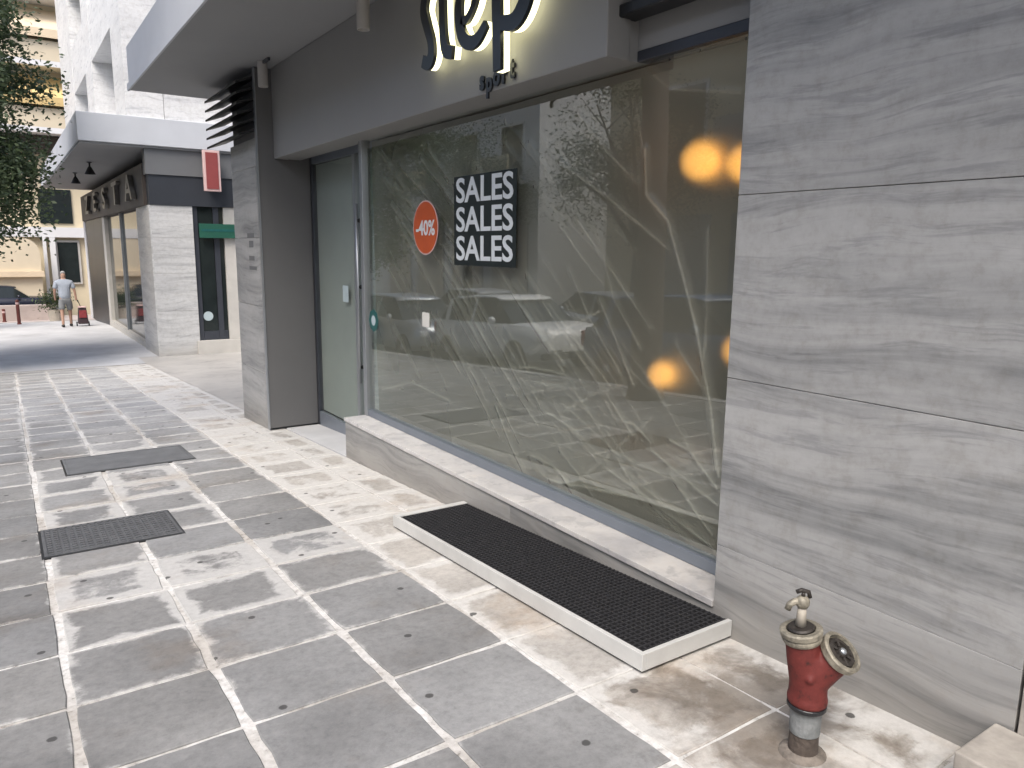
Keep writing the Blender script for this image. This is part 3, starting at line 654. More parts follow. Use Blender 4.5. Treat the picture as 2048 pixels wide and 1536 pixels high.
for (y0, y1), lab in (((SY0 + .03, 3.0), 'black rubber grid mat on the step, the half nearer the hydrant'), ((3.006, SY1 - .056), 'black rubber grid mat on the step, the half farther from the hydrant')):
    mt = thing('rubber_mat', lab, 'mat', (2.17, (y0 + y1) / 2, gz((y0 + y1) / 2) + .055), 'mats on the entrance step')
    x0, x1 = SX0 + .028, SX1 - .004; mb = MB()
    nx = 17; ny_ = int((y1 - y0) / .028)
    for i in range(nx + 1):
        x = x0 + (x1 - x0 - .008) * i / nx; sbox(mb, x, x + .008, y0, y1, .056, .0785)
    mb.build('bar_grid', M['rubber'], mt); mb = MB()
    for j in range(ny_ + 1):
        y = y0 + (y1 - y0 - .009) * j / ny_; sbox(mb, x0, x1, y, y + .009, .057, .0805)
    o = mb.build('cross_grid', M['rubber'], mt)

# ------------------------------------------------------------------ drain covers
def cover(label, x0, x1, y0, y1, mat, studs):
    t = thing('drain_cover', label, 'drain cover', ((x0 + x1) / 2, (y0 + y1) / 2, gz((y0 + y1) / 2)))
    sbox(MB(), x0 - .014, x1 + .014, y0 - .014, y1 + .014, -.02, .0028).build('rim_gap', M['black'], t)
    sbox(MB(), x0, x1, y0, y1, -.02, .004).build('plate', mat, t)
    mb = MB(); f = .018
    for a in ((x0, x1, y0, y0 + f), (x0, x1, y1 - f, y1), (x0, x0 + f, y0 + f, y1 - f), (x1 - f, x1, y0 + f, y1 - f)): sbox(mb, *a, .0045, .009)
    mb.build('frame', mat, t)
    if studs:
        mb = MB(); nx, ny_ = 17, 12
        for i in range(nx):
            for j in range(ny_):
                cx = x0 + .035 + (x1 - x0 - .07) * i / (nx - 1); cy = y0 + .035 + (y1 - y0 - .07) * j / (ny_ - 1); sbox(mb, cx - .013, cx + .013, cy - .015, cy + .015, .0045, .0105)
        o = mb.build('studs', mat, t); o['kind'] = 'stuff'
    else:
        mb = MB()
        for j in range(1, 3):
            y = y0 + (y1 - y0) * j / 3
        sbox(mb, x0 + .03, x1 - .03, y0 + .03, y1 - .03, .0045, .0075); mb.build('lid', mat, t)
cover('dark studded cast iron drain cover nearer the camera', .07, .81, 4.87, 5.46, M['iron'], True)
cover('smooth grey drain cover farther along the pavement', .32, 1.316, 7.08, 7.79, M['iron_pale'], False)

# ------------------------------------------------------------------ fire hydrant connection
hx, hy = 1.995, 1.275; hz = gz(hy); g0 = Vector((hx, hy, hz))
hyd = thing('fire_hydrant', 'red twin-outlet fire hydrant with a tap on top beside the marble pier', 'hydrant', (hx, hy, hz))
ux = Vector((.83, -.557, 0))          # picture-right direction on the ground
def hp(r, z, d=0): return Vector((hx, hy, hz)) + ux * r + Vector((0, 0, z)) + Vector((-.55, -.82, 0)) * d
MB().lathe([(.052, -.03), (.050, .004), (.046, .012), (.044, .075), (.046, .076)], g0, n=24).build('stub', M['rust'], hyd, smooth=False)
MB().lathe([(.046, .077), (.047, .08), (.0475, .15), (.050, .158), (.050, .163)], g0, n=24).build('pipe', M['hydrant_pipe'], hyd, smooth=False)
MB().lathe([(.058, .163), (.060, .166), (.060, .176), (.058, .178)], g0, n=28).build('gasket', M['black'], hyd)
MB().lathe([(.078, -.02), (.072, .003), (.062, .009), (.05, .014), (.045, .016)], g0, n=20).build('mortar_collar', M['collar'], hyd, smooth=True)
def body():
    bm = bmesh.new()
    # one continuous wye by remeshing overlapping tubes
    mb = MB(); mb.lathe([(.001, .178), (.058, .178), (.061, .186), (.061, .20), (.058, .206), (.057, .25), (.058, .30), (.05, .345), (.001, .36)], g0, n=32)
    mb.tube([hp(.0, .24), hp(-.022, .33), hp(-.032, .392)], [.056, .051, .050], 28)
    mb.tube([hp(.0, .25), hp(.045, .315, .012), hp(.074, .352, .022)], [.054, .054, .053], 28)
    mb.lathe([(.001, -.012), (.012, -.01), (.015, 0), (.012, .008), (.001, .012)], hp(-.018, .285, .052), n=12)
    o = mb.build('body', M['hydrant'], hyd, smooth=True)
    rm = o.modifiers.new('remesh', 'REMESH'); rm.mode = 'VOXEL'; rm.voxel_size = .0045; rm.use_smooth_shade = True
    sm = o.modifiers.new('smooth', 'SMOOTH'); sm.iterations = 6; sm.factor = .5
body()
aL = (hp(-.032, .392) - hp(-.022, .33)).normalized(); oL = hp(-.032, .392)
cl = MB().lathe([(.050, -.006), (.056, -.004), (.060, .004), (.060, .012), (.054, .016), (.063, .020), (.064, .034), (.058, .038), (.045, .038), (.043, .03), (.001, .03)], oL, aL, 32).build('left_coupling', M['brass'], hyd)
k = MB().lathe([(.041, .031), (.041, .040), (.036, .045), (.001, .046)], oL, aL, 24).build('plug', M['brass_dark'], None); k.parent = cl; k.matrix_parent_inverse = Matrix.Identity(4)
aR = (hp(.074, .352, .022) - hp(.045, .315, .012)).normalized(); oR = hp(.074, .352, .022)
aR = (aR + Vector((-.25, -.35, .25))).normalized()
cr = MB().lathe([(.050, -.02), (.056, -.012), (.060, -.004), (.066, 0), (.067, .020), (.062, .024), (.054, .024), (.052, .008), (.001, .006)], oR, aR, 36).build('right_coupling', M['brass'], hyd)
mb = MB().lathe([(.050, .0085), (.046, .018), (.034, .02), (.032, .012), (.018, .012), (.016, .02), (.001, .022)], oR, aR, 24)
for q in range(6):
    an = q * math.pi / 3; u = aR.cross(Vector((0, 0, 1))).normalized(); w = aR.cross(u); c0 = oR + aR * .016
    mb.tube([c0 + (u * math.cos(an) + w * math.sin(an)) * .018, c0 + (u * math.cos(an) + w * math.sin(an)) * .046], .005, 6)
k = mb.build('cap_web', M['brass_dark'], None); k.parent = cr; k.matrix_parent_inverse = Matrix.Identity(4)
k = MB().lathe([(.011, .012), (.011, .026), (.006, .03), (.001, .031)], oR, aR, 12).build('nut', M['alu'], None); k.parent = cr; k.matrix_parent_inverse = Matrix.Identity(4)
tb = oL + aL * .046
MB().tube([tb, tb + Vector((0, 0, .035)), tb + Vector((0, 0, .062))], [.017, .014, .013], 14).build('riser', M['sign_pale'], hyd, smooth=True)
tv = tb + Vector((0, 0, .066))
mb = MB().lathe([(.001, -.008), (.017, -.004), (.021, .006), (.021, .018), (.016, .026), (.010, .030), (.001, .031)], tv, n=16)
mb.tube([tv + Vector((0, 0, .012)), tv + ux * -.026 + Vector((0, 0, .012)), tv + ux * -.040 + Vector((0, 0, .002)), tv + ux * -.045 + Vector((0, 0, -.014))], [.013, .011, .010, .010], 12)
mb.build('tap', M['brass'], hyd, smooth=True)
mb = MB().tube([tv + Vector((0, 0, .028)), tv + Vector((0, 0, .043))], .006, 8)
mb.tube([tv + ux * -.022 + Vector((0, 0, .044)), tv + ux * -.005 + Vector((0, 0, .05)), tv + ux * .016 + Vector((0, 0, .044)), tv + ux * .021 + Vector((0, 0, .026))], .007, 8)
mb.build('tap_handle', M['brass_dark'], hyd, smooth=True)

# ------------------------------------------------------------------ second building down the street
b2 = thing('corner_building', 'pale marble corner building with grey canopy beyond the shop', 'building', (2.85, 18.6, gz(18.6)))
Y2 = 18.6; X2 = 2.85; zb = gz(Y2) - .3
def b2p(name, mat, *a, **k): return MB().box(*a).build(name, mat, b2, **k)
b2p('core', M['grey_wall'], X2 + .3, 14, Y2 + .3, 34, zb, 3.5)
# corner pier: marble slabs on both faces
zs = [zb, .05, .9, 1.7, 2.40]
for a, b in zip(zs[:-1], zs[1:]):
    b2p('marble_panel', M['marble_pale'], X2 + .03, 3.75, Y2, Y2 + .03, a + .002, b - .002)
    b2p('marble_panel', M['marble_pale'], X2, X2 + .03, Y2, 20.45, a + .002, b - .002)
b2p('pier_core', M['grey_wall'], X2 + .03, X2 + .3, Y2 + .03, 20.44, zb, 2.4)
b2p('side_step', M['stone_post'], 3.69, 4.75, Y2 - .05, Y2 + .3, zb, -.66, bevel=.01)
d2 = b2p('side_door', M['dark_frame'], 3.755, 3.86, Y2 + .05, Y2 + .12, -.655, 2.4)
for a in ((4.20, 4.32, -.655, 2.40), (3.865, 4.195, -.655, -.45), (4.325, 4.42, -.655, -.45)):
    sub('frame', MB().box(a[0], a[1], Y2 + .05, Y2 + .12, a[2], a[3]), M['dark_frame'], d2)
sub('pane', MB().box(3.865, 4.195, Y2 + .08, Y2 + .09, -.45, 2.4), M['dark_glass'], d2)
sub('pane', MB().box(4.325, 4.42, Y2 + .08, Y2 + .09, -.45, 2.4), M['dark_glass'], d2)
sub('sticker', MB().lathe([(.11, 0), (.11, .004)], (3.98, Y2 + .078, -.10), (0, -1, 0), 16), M['pale_sticker'], d2)
b2p('door_post', M['stone_post'], 4.425, 4.75, Y2 + .01, Y2 + .3, -.655, 2.4)
b2p('side_wall', M['grey_wall'], 4.76, 14, Y2 + .01, Y2 + .3, zb, 2.4)
b2p('dark_band', M['band'], X2 + .02, 6.0, Y2 - .02, Y2 + .28, 2.402, 3.05)
b2p('grey_band', M['band_grey'], X2 - .02, 6.0, Y2 - .05, Y2 + .28, 3.052, 3.598)
# street side: shop windows, posts and doorway
b2p('window_base', M['stone_post'], X2 + .02, X2 + .2, 20.46, 27.3, zb, -.86)
for y0, y1 in ((20.46, 24.0), (24.06, 27.28)):
    w_ = b2p('shop_window', M['dark_frame'], X2 + .10, X2 + .16, y0, y0 + .08, -.855, 2.4)
    sub('pane', MB().box(X2 + .12, X2 + .13, y0 + .08, y1, -.855, 2.4), M['dark_glass'], w_)
b2p('window_post', M['alu'], X2 + .06, X2 + .18, 24.0, 24.06, -.855, 2.4)
b2p('door_post', M['stone_post'], X2 + .02, X2 + .25, 27.3, 27.9, zb, 2.4)
b2p('doorway', M['black'], X2 + .03, X2 + .2, 27.91, 30.6, zb, 2.4)
b2p('doorway', M['black'], X2 + .03, X2 + .2, 30.61, 33.4, zb, 2.4)
b2p('door_post', M['white_wall'], X2, X2 + .25, 33.41, 34, zb, 2.4)
b2p('window_glass_strip', M['dark_glass'], X2 + .02, X2 + .08, 20.47, 20.55, -.855, 2.4)
b2p('sign_board', M['brown_wood'], X2 - .05, X2 + .28, Y2 + .30, 33.6, 2.402, 3.30)
# canopy and upper floors
b2p('canopy_soffit', M['soffit'], 1.60, 8, Y2 - .10, 34, 3.60, 3.64)
b2p('canopy', M['canopy_edge'], 1.58, 8, Y2 - .15, 34.05, 3.642, 4.22, bevel=.01)
def upper(name, y0, y1, z0, z1): return b2p(name, M['marble_white'], 2.55, 2.58, y0, y1, z0, z1)
b2p('upper_core', M['marble_white'], 3.3, 13, Y2, 34, 4.222, 16)
b2p('upper_pier', M['marble_white'], 2.55, 3.29, Y2, 20.2, 4.222, 16)
b2p('upper_pier', M['marble_white'], 2.55, 3.29, 24.2, 25.8, 4.222, 16)
b2p('upper_pier', M['marble_white'], 2.55, 3.29, 29.6, 34, 4.222, 16)
for fl in range(4):
    z = 4.222 + fl * 3.0
    for y0, y1 in ((20.205, 24.195), (25.805, 29.595)):
        b2p('spandrel', M['marble_white'], 2.56, 3.28, y0, y1, z + 2.15, z + 3.0)
        if fl: b2p('spandrel', M['marble_white'], 2.56, 2.7, y0, y1, z, z + .5)
        w_ = b2p('upper_window', M['alu'], 3.20, 3.28, y0, y0 + .1, z + .002, z + 2.148)
        sub('pane', MB().box(3.22, 3.24, y0 + .1, (y0 + y1) / 2, z + .002, z + 2.148), M['dark_glass'], w_)
        sub('infill', MB().box(3.22, 3.24, (y0 + y1) / 2 + .06, y1, z + .002, z + 2.148), M['white_wall'], w_)
        sub('mullion', MB().box(3.19, 3.28, (y0 + y1) / 2 + .001, (y0 + y1) / 2 + .059, z + .002, z + 2.148), M['alu'], w_)
sg = thing('shop_lettering', 'grey raised letters on the brown sign board of the corner building', 'sign', (2.8, 26, 2.8))
for i, ch in enumerate('ZESTA'):
    me = text_mesh(ch, .82, .05, 'letter', off=.012, xs=2.0); me.materials.append(M['letter_grey'])
    o = obj('letter', me); o.parent = sg; o.matrix_parent_inverse = Matrix.Translation(sg.location).inverted(); o.matrix_basis = Matrix.Translation((2.74, 30.4 - i * 2.5, 2.83)) @ FACE_STREET
for xx, yy, lab in ((2.15, 22.6, 'black bell-shaped downlight under the far canopy, nearer one'), (2.1, 26.2, 'black bell-shaped downlight under the far canopy, farther one')):
    t = thing('canopy_downlight', lab, 'lamp', (xx, yy, 3.6), 'black lamps under the far canopy')
    MB().lathe([(.02, 0), (.02, -.10), (.05, -.14), (.13, -.30), (.125, -.30), (.04, -.14), (.001, -.13)], (xx, yy, 3.598), n=20).build('shade', M['black'], t)
    MB().lathe([(.06, 0), (.06, -.02)], (xx, yy, 3.599), n=16).build('mount', M['dark_frame'], t)
t = thing('red_sign', 'upright red projecting sign with pale border on the corner building', 'sign', (4.15, 18.3, 2.73))
MB().box(3.97, 4.33, 18.25, 18.35, 2.73, 3.62).build('border', M['pink_edge'], t, bevel=.01)
MB().box(4.02, 4.28, 18.235, 18.249, 2.78, 3.57).build('panel', M['red_sign'], t)
MB().box(4.10, 4.20, 18.352, 18.55, 3.50, 3.56).build('bracket', M['dark_frame'], t); MB().box(4.10, 4.20, 18.352, 18.58, 2.80, 2.86).build('bracket', M['dark_frame'], t)
t = thing('green_sign', 'wide green sign across the glass side door of the corner building', 'sign', (4.26, 18.5, 1.7))
MB().box(3.86, 4.70, 18.50, 18.56, 1.70, 2.02).build('panel', M['green_sign'], t, bevel=.006)
MB().box(3.90, 4.66, 18.494, 18.499, 1.85, 1.90).build('stripe', M['teal'], t)
tag(MB().tube([(5.1, 18.42, 4.0), (5.3, 18.40, 3.88), (5.6, 18.42, 3.80)], .025, 6).build('cable', M['dark_frame'], None), 'short grey cable hanging on the edge of the far canopy', 'cable')

# ------------------------------------------------------------------ trees
def tree(label, x, y, h_trunk, r, seed, n_leaf, cz, mat, squash=1.0, clumps=60, group=None, r0=.19, low=None):
    rnd = random.Random(seed); base = Vector((x, y, gz(y) - .05))
    t = thing('street_tree', label, 'tree', base, group)
    top = base + Vector((rnd.uniform(-.2, .2), rnd.uniform(-.2, .2), h_trunk)); mb = MB()
    pts = [base, base + Vector((.01, 0, .25)), base.lerp(top, .4) + Vector((rnd.uniform(-.06, .06), rnd.uniform(-.06, .06), 0)), top]
    mb.tube(pts, [r0 * 1.35, r0 * 1.02, r0 * .9, r0 * .72], 14)
    ctr = Vector((x, y, cz)); limb = []
    for k in range(7):
        a = k * 2 * math.pi / 7 + rnd.uniform(-.3, .3); e = ctr + Vector((math.cos(a) * r * .7, math.sin(a) * r * .7, rnd.uniform(-.2, .7) * r * squash)); mid = top.lerp(e, .5) + Vector((0, 0, .25))
        mb.tube([top - Vector((0, 0, .2)), mid, e], [r0 * .45, r0 * .28, r0 * .1], 7); limb.append((mid, e))
        for q in range(2):
            e2 = e + Vector((rnd.uniform(-1, 1), rnd.uniform(-1, 1), rnd.uniform(-.6, .8))) * r * .3; mb.tube([mid.lerp(e, .6), e2], [r0 * .13, r0 * .04], 5)
    mb.build('trunk', M['bark'], t, smooth=True)
    vs, fs, tn = [], [], []
    for c in range(clumps):
        while True:
            d = Vector((rnd.uniform(-1, 1), rnd.uniform(-1, 1), rnd.uniform(-1, 1)))
            if .25 < d.length < .9: break
        cc = ctr + Vector((d.x * r, d.y * r, d.z * r * squash)); cr_ = r * rnd.uniform(.18, .34)
        if low and cc.z < low: cc.z = low + rnd.uniform(0, .6)
        ctone = rnd.uniform(0, .5)
        for k in range(n_leaf // clumps):
            p = cc + Vector((max(-.8, min(.8, rnd.gauss(0, .45))), max(-.8, min(.8, rnd.gauss(0, .45))), rnd.gauss(0, .38))) * cr_
            s = rnd.uniform(.035, .062); a = Vector((rnd.gauss(0, 1), rnd.gauss(0, 1), rnd.gauss(0, .6))).normalized()
            b = a.cross(Vector((rnd.gauss(0, 1), rnd.gauss(0, 1), rnd.gauss(0, 1)))).normalized(); i = len(vs)
            vs += [p - a * s, p + b * s * .5, p + a * s, p - b * s * .5]; fs.append((i, i + 1, i + 2, i + 3)); tn += [min(1, ctone + rnd.uniform(0, .5))] * 4
    me = bpy.data.meshes.new('crown'); me.from_pydata([tuple(v) for v in vs], [], fs); me.update()
    at = me.attributes.new('tone', 'FLOAT', 'POINT'); at.data.foreach_set('value', tn); me.materials.append(mat); obj('crown', me, t)
    return t
tree('leafy street tree at the left edge hanging over the pavement', -1.5, 18.2, 2.6, 2.65, 5, 110000, 4.0, M['leaf'], 1.42, 270, 'street trees on the kerb')
tree('street tree whose dark trunk is mirrored in the shop window', -1.55, 7.05, 5.2, 2.4, 8, 14000, 8.2, M['leaf2'], .8, 70, 'street trees on the kerb', .2)
tree('street tree across the road opposite the shop, mirrored in the window', -9.2, 15.5, 2.6, 2.6, 21, 14000, 3.9, M['leaf2'], .9, 80, 'trees across the road')
tree('farther tree across the road, mirrored at the left of the window', -9.2, 24.5, 2.6, 2.8, 22, 14000, 3.6, M['leaf'], .9, 80, 'trees across the road')
tree('small tree by the far crossing behind the leafy street tree', -2.6, 29.0, 2.2, 2.0, 31, 9000, 2.2, M['leaf2'], 1.1, 60)

# ------------------------------------------------------------------ buildings at the end of the street
YB = 46; zg = gz(YB) - .2
fb = thing('yellow_building', 'cream apartment block with yellow awnings at the end of the street', 'building', (1, YB, zg))
def fp(name, mat, *a, **k): return MB().box(*a).build(name, mat, fb, **k)
fp('wall', M['cream_light'], -8, 10, YB, YB + 8, zg, 22)
for fl, z in enumerate((7.0, 10.1, 13.2, 16.3)):
    sl = fp('balcony_slab', M['white_wall'], -8, 8, YB - 1.5, YB - .01, z - .12, z + .14)
    fp('parapet', M['cream'], -8, 8, YB - 1.5, YB - 1.42, z + .141, z + 1.05)
    for k, x0 in enumerate((-7, -3.4, .2, 3.8)):
        w_ = fp('balcony_door', M['white_paint'], x0 + .3, x0 + 1.9, YB - .06, YB - .005, z + .142, z + 2.2); sub('pane', MB().box(x0 + .4, x0 + 1.8, YB - .075, YB - .061, z + .2, z + 2.1), M['dark_glass'], w_)
        m_ = M['ochre'] if fl == 0 else M['beige_awning']
        mb = MB().add([(x0, YB - .1, z + 2.75), (x0 + 3.5, YB - .1, z + 2.75), (x0 + 3.5, YB - 1.7, z + 1.55), (x0, YB - 1.7, z + 1.55), (x0, YB - .1, z + 2.72), (x0 + 3.5, YB - .1, z + 2.72), (x0 + 3.5, YB - 1.7, z + 1.52), (x0, YB - 1.7, z + 1.52)], [(0, 1, 2, 3), (7, 6, 5, 4), (0, 4, 5, 1), (1, 5, 6, 2), (2, 6, 7, 3), (3, 7, 4, 0)])
        aw = mb.build('awning', m_, fb); sub('valance', MB().box(x0, x0 + 3.5, YB - 1.73, YB - 1.705, z + 1.15, z + 1.55), m_, aw)
fp('dark_beam', M['bark'], -8, 8, YB - .5, YB - .02, 6.0, 6.85)  # dark brown beam below the lowest balcony
fp('ground_band', M['white_wall'], -8, 8, YB - .35, YB - .01, 1.9, 2.4)
for x0, x1 in ((2.6, 3.5), (4.1, 5.4), (-2.6, -1.2)):
    w_ = fp('ground_window', M['stone_post'], x0 - .1, x1 + .1, YB - .12, YB - .01, -.5, 1.75); sub('pane', MB().box(x0, x1, YB - .14, YB - .121, -.4, 1.65), M['dark_glass'], w_)
fp('mezzanine_window', M['dark_glass'], 1.95, 3.4, YB - .08, YB - .01, 2.6, 4.3)
fp('pillar', M['white_wall'], 2.25, 2.5, YB - .4, YB - .13, zg, 1.89)
fp('pillar', M['white_wall'], 1.95, 2.1, YB - .4, YB - .13, zg, 1.89)
# arched cream wall in front, with low ledge
cw = thing('cream_wall', 'low cream wall with rounded shoulder behind the dark parked car', 'wall', (0, 44, gz(44)))
prof = [(-6, -2.2), (1.75, -2.2), (1.75, 1.1)] + [(1.75 - .75 * (1 - math.cos(a)), 1.1 + .75 * math.sin(a)) for a in [i * math.pi / 12 for i in range(1, 7)]] + [(-6, 1.85)]
n = len(prof); MB().add([(x, 44.6, z) for x, z in prof] + [(x, 45, z) for x, z in prof], [tuple(range(n)), tuple(range(2 * n - 1, n - 1, -1))] + [(i, (i + 1) % n, n + (i + 1) % n, n + i) for i in range(n)]).build('wall', M['cream'], cw)
MB().box(-6, 1.85, 44.35, 44.599, -.05, .22).build('ledge', M['beige_awning'], cw)
lw = MB().box(-5, 1.9, 38.2, 38.5, -2.3, -1.02).build('low_wall', M['pink_paving'], None, bevel=.02); tag(lw, 'low brownish kerb wall in front of the dark parked car', 'wall')
pl = thing('planter_bush', 'small green bush in a pale planter near the walking person', 'plant', (1.75, 36.0, gz(36)))
MB().lathe([(.22, 0), (.28, .45), (.30, .5), (.26, .5), (.001, .48)], (1.75, 36.0, gz(36) - .10), n=16).build('pot', M['pot'], pl)
rnd = random.Random(4); vs, fs, tn = [], [], []
for k in range(900):
    p = Vector((1.72, 36, gz(36) + .72)) + Vector((rnd.gauss(0, .26), rnd.gauss(0, .2), rnd.gauss(0, .2))); a = Vector((rnd.gauss(0, 1), rnd.gauss(0, 1), rnd.gauss(0, 1))).normalized(); b = a.cross(Vector((0, .3, 1))).normalized(); i = len(vs)
    vs += [p - a * .06, p + b * .03, p + a * .06, p - b * .03]; fs.append((i, i + 1, i + 2, i + 3)); tn += [rnd.random()] * 4
me = bpy.data.meshes.new('foliage'); me.from_pydata([tuple(v) for v in vs], [], fs); at = me.attributes.new('tone', 'FLOAT', 'POINT'); at.data.foreach_set('value', tn); me.materials.append(M['leaf']); obj('foliage', me, pl)
# bollards
for x, y, lab in ((.42, 31.6, 'taller red-brown bollard nearer the walking person'), (.0, 34.6, 'short red-brown bollard at the far left edge')):
    z = gz(y); h = .86 if y < 33 else .5
    t = thing('bollard', lab, 'bollard', (x, y, z), 'red bollards by the crossing')
    MB().lathe([(.075, 0), (.075, .03), (.055, .04), (.055, h - .06), (.06, h - .05), (.05, h - .01), (.001, h)], (x, y, z), n=16).build('post', M['bollard'], t, smooth=False)
    MB().lathe([(.057, h - .16), (.058, h - .15), (.058, h - .10), (.057, h - .09)], (x, y, z), n=16).build('band', M['pink_edge'], t)
mh = sheet('manhole_cover', .1, 1.0, [25.5, 26.1], .006, M['dark_paving']); del mh['kind']; tag(mh, 'thin dark manhole cover on the far pavement left of the walking person', 'manhole cover')

# ------------------------------------------------------------------ walking person and trolley
PX, PY = 1.66, 28.0; PZ = gz(PY)
def skin_obj(name, verts, edges, rad, mat, parent, sub_=2):
    me = bpy.data.meshes.new(name); me.from_pydata([tuple(v) for v in verts], edges, []); me.update()
    o = obj(name, me, parent); me.materials.append(mat); o.modifiers.new('skin', 'SKIN')
    for i, sv in enumerate(me.skin_vertices[0].data): r = rad[i]; sv.radius = r if isinstance(r, tuple) else (r, r)
    me.skin_vertices[0].data[0].use_root = True
    s_ = o.modifiers.new('sub', 'SUBSURF'); s_.levels = sub_; s_.render_levels = sub_
    for p in me.polygons: p.use_smooth = True
    return o
per = thing('person', 'person walking away in grey-blue shirt and shorts beside a red trolley', 'person', (PX, PY, PZ))
W = lambda x, y, z: (PX + x, PY + y, PZ + z)
V = [W(0, 0, .93), W(0, .0, 1.10), W(0, .01, 1.30), W(0, .0, 1.44), W(0, .02, 1.52), W(0, .04, 1.60), W(0, .04, 1.70),
     W(-.10, 0, .90), W(-.115, -.05, .50), W(-.12, -.20, .10), W(-.12, -.12, .04),
     W(.10, 0, .90), W(.115, .12, .50), W(.12, .08, .09), W(.12, .20, .04),
     W(-.19, 0, 1.42), W(-.27, -.02, 1.14), W(-.27, .06, .92), W(-.26, .08, .84),
     W(.19, 0, 1.42), W(.28, -.02, 1.15), W(.30, -.02, .92), W(.31, -.02, .83)]
Ed = [(0, 1), (1, 2), (2, 3), (3, 4), (4, 5), (5, 6), (0, 7), (7, 8), (8, 9), (9, 10), (0, 11), (11, 12), (12, 13), (13, 14), (3, 15), (15, 16), (16, 17), (17, 18), (3, 19), (19, 20), (20, 21), (21, 22)]
Rd = [.12, .11, .11, .08, .055, .085, .08, .085, .06, .04, .04, .085, .06, .04, .04, .055, .042, .034, .03, .055, .042, .034, .03]
skin_obj('body', V, Ed, Rd, M['skin'], per)
skin_obj('shirt', [W(0, 0, .84), W(0, 0, 1.08), W(0, .01, 1.28), W(0, 0, 1.42), W(0, .015, 1.52), W(-.20, 0, 1.41), W(-.265, -.015, 1.20), W(.20, 0, 1.41), W(.275, -.015, 1.20)],
         [(0, 1), (1, 2), (2, 3), (3, 4), (3, 5), (5, 6), (3, 7), (7, 8)], [(.19, .15), (.185, .145), (.19, .145), (.16, .13), .075, .08, .075, .08, .075], M['shirt'], per)
skin_obj('shorts', [W(0, 0, .95), W(0, 0, .86), W(-.105, 0, .80), W(-.118, -.045, .52), W(.105, 0, .80), W(.118, .105, .52)], [(0, 1), (1, 2), (2, 3), (1, 4), (4, 5)], [.155, .14, .105, .095, .105, .095], M['shorts'], per)
skin_obj('hair', [W(0, .01, 1.685), W(0, .05, 1.72), W(0, .09, 1.68)], [(0, 1), (1, 2)], [.082, .075, .06], M['hair'], per)
for sx, dy in ((-.12, -.13), (.12, .14)):
    MB().lathe([(.001, -.12), (.045, -.10), (.05, 0), (.045, .11), (.001, .14)], W(sx, dy, .045), (0, 1, -.05), 12).build('shoe', M['shoe'], per, smooth=True)
tr = thing('shopping_trolley', 'red and dark shopping trolley pulled by the walking person', 'trolley', (PX + .44, PY - .05, PZ))
mb = MB().add([W(.30, -.16, .08), W(.60, -.16, .08), W(.60, .14, .08), W(.30, .14, .08), W(.34, -.12, .60), W(.56, -.12, .60), W(.56, .12, .60), W(.34, .12, .60)], [(0, 3, 2, 1), (4, 5, 6, 7), (0, 1, 5, 4), (1, 2, 6, 5), (2, 3, 7, 6), (3, 0, 4, 7)])
mb.build('bag', M['bag_dark'], tr, bevel=.03)
MB().box(PX + .345, PX + .555, PY - .17, PY - .13, PZ + .28, PZ + .52).build('pocket', M['bag_red'], tr, bevel=.01)
MB().box(PX + .33, PX + .57, PY - .14, PY + .14, PZ + .601, PZ + .64).build('flap', M['pink_edge'], tr, bevel=.015)
MB().tube([W(.42, .1, .62), W(.36, .08, .80), W(.32, 0, .84)], .012, 8).build('handle', M['black'], tr)
for s_ in (.28, .62): MB().lathe([(.03, -.015), (.07, -.015), (.07, .015), (.03, .015)], W(s_, .1, .07), (1, 0, 0), 16).build('wheel', M['tyre'], tr)

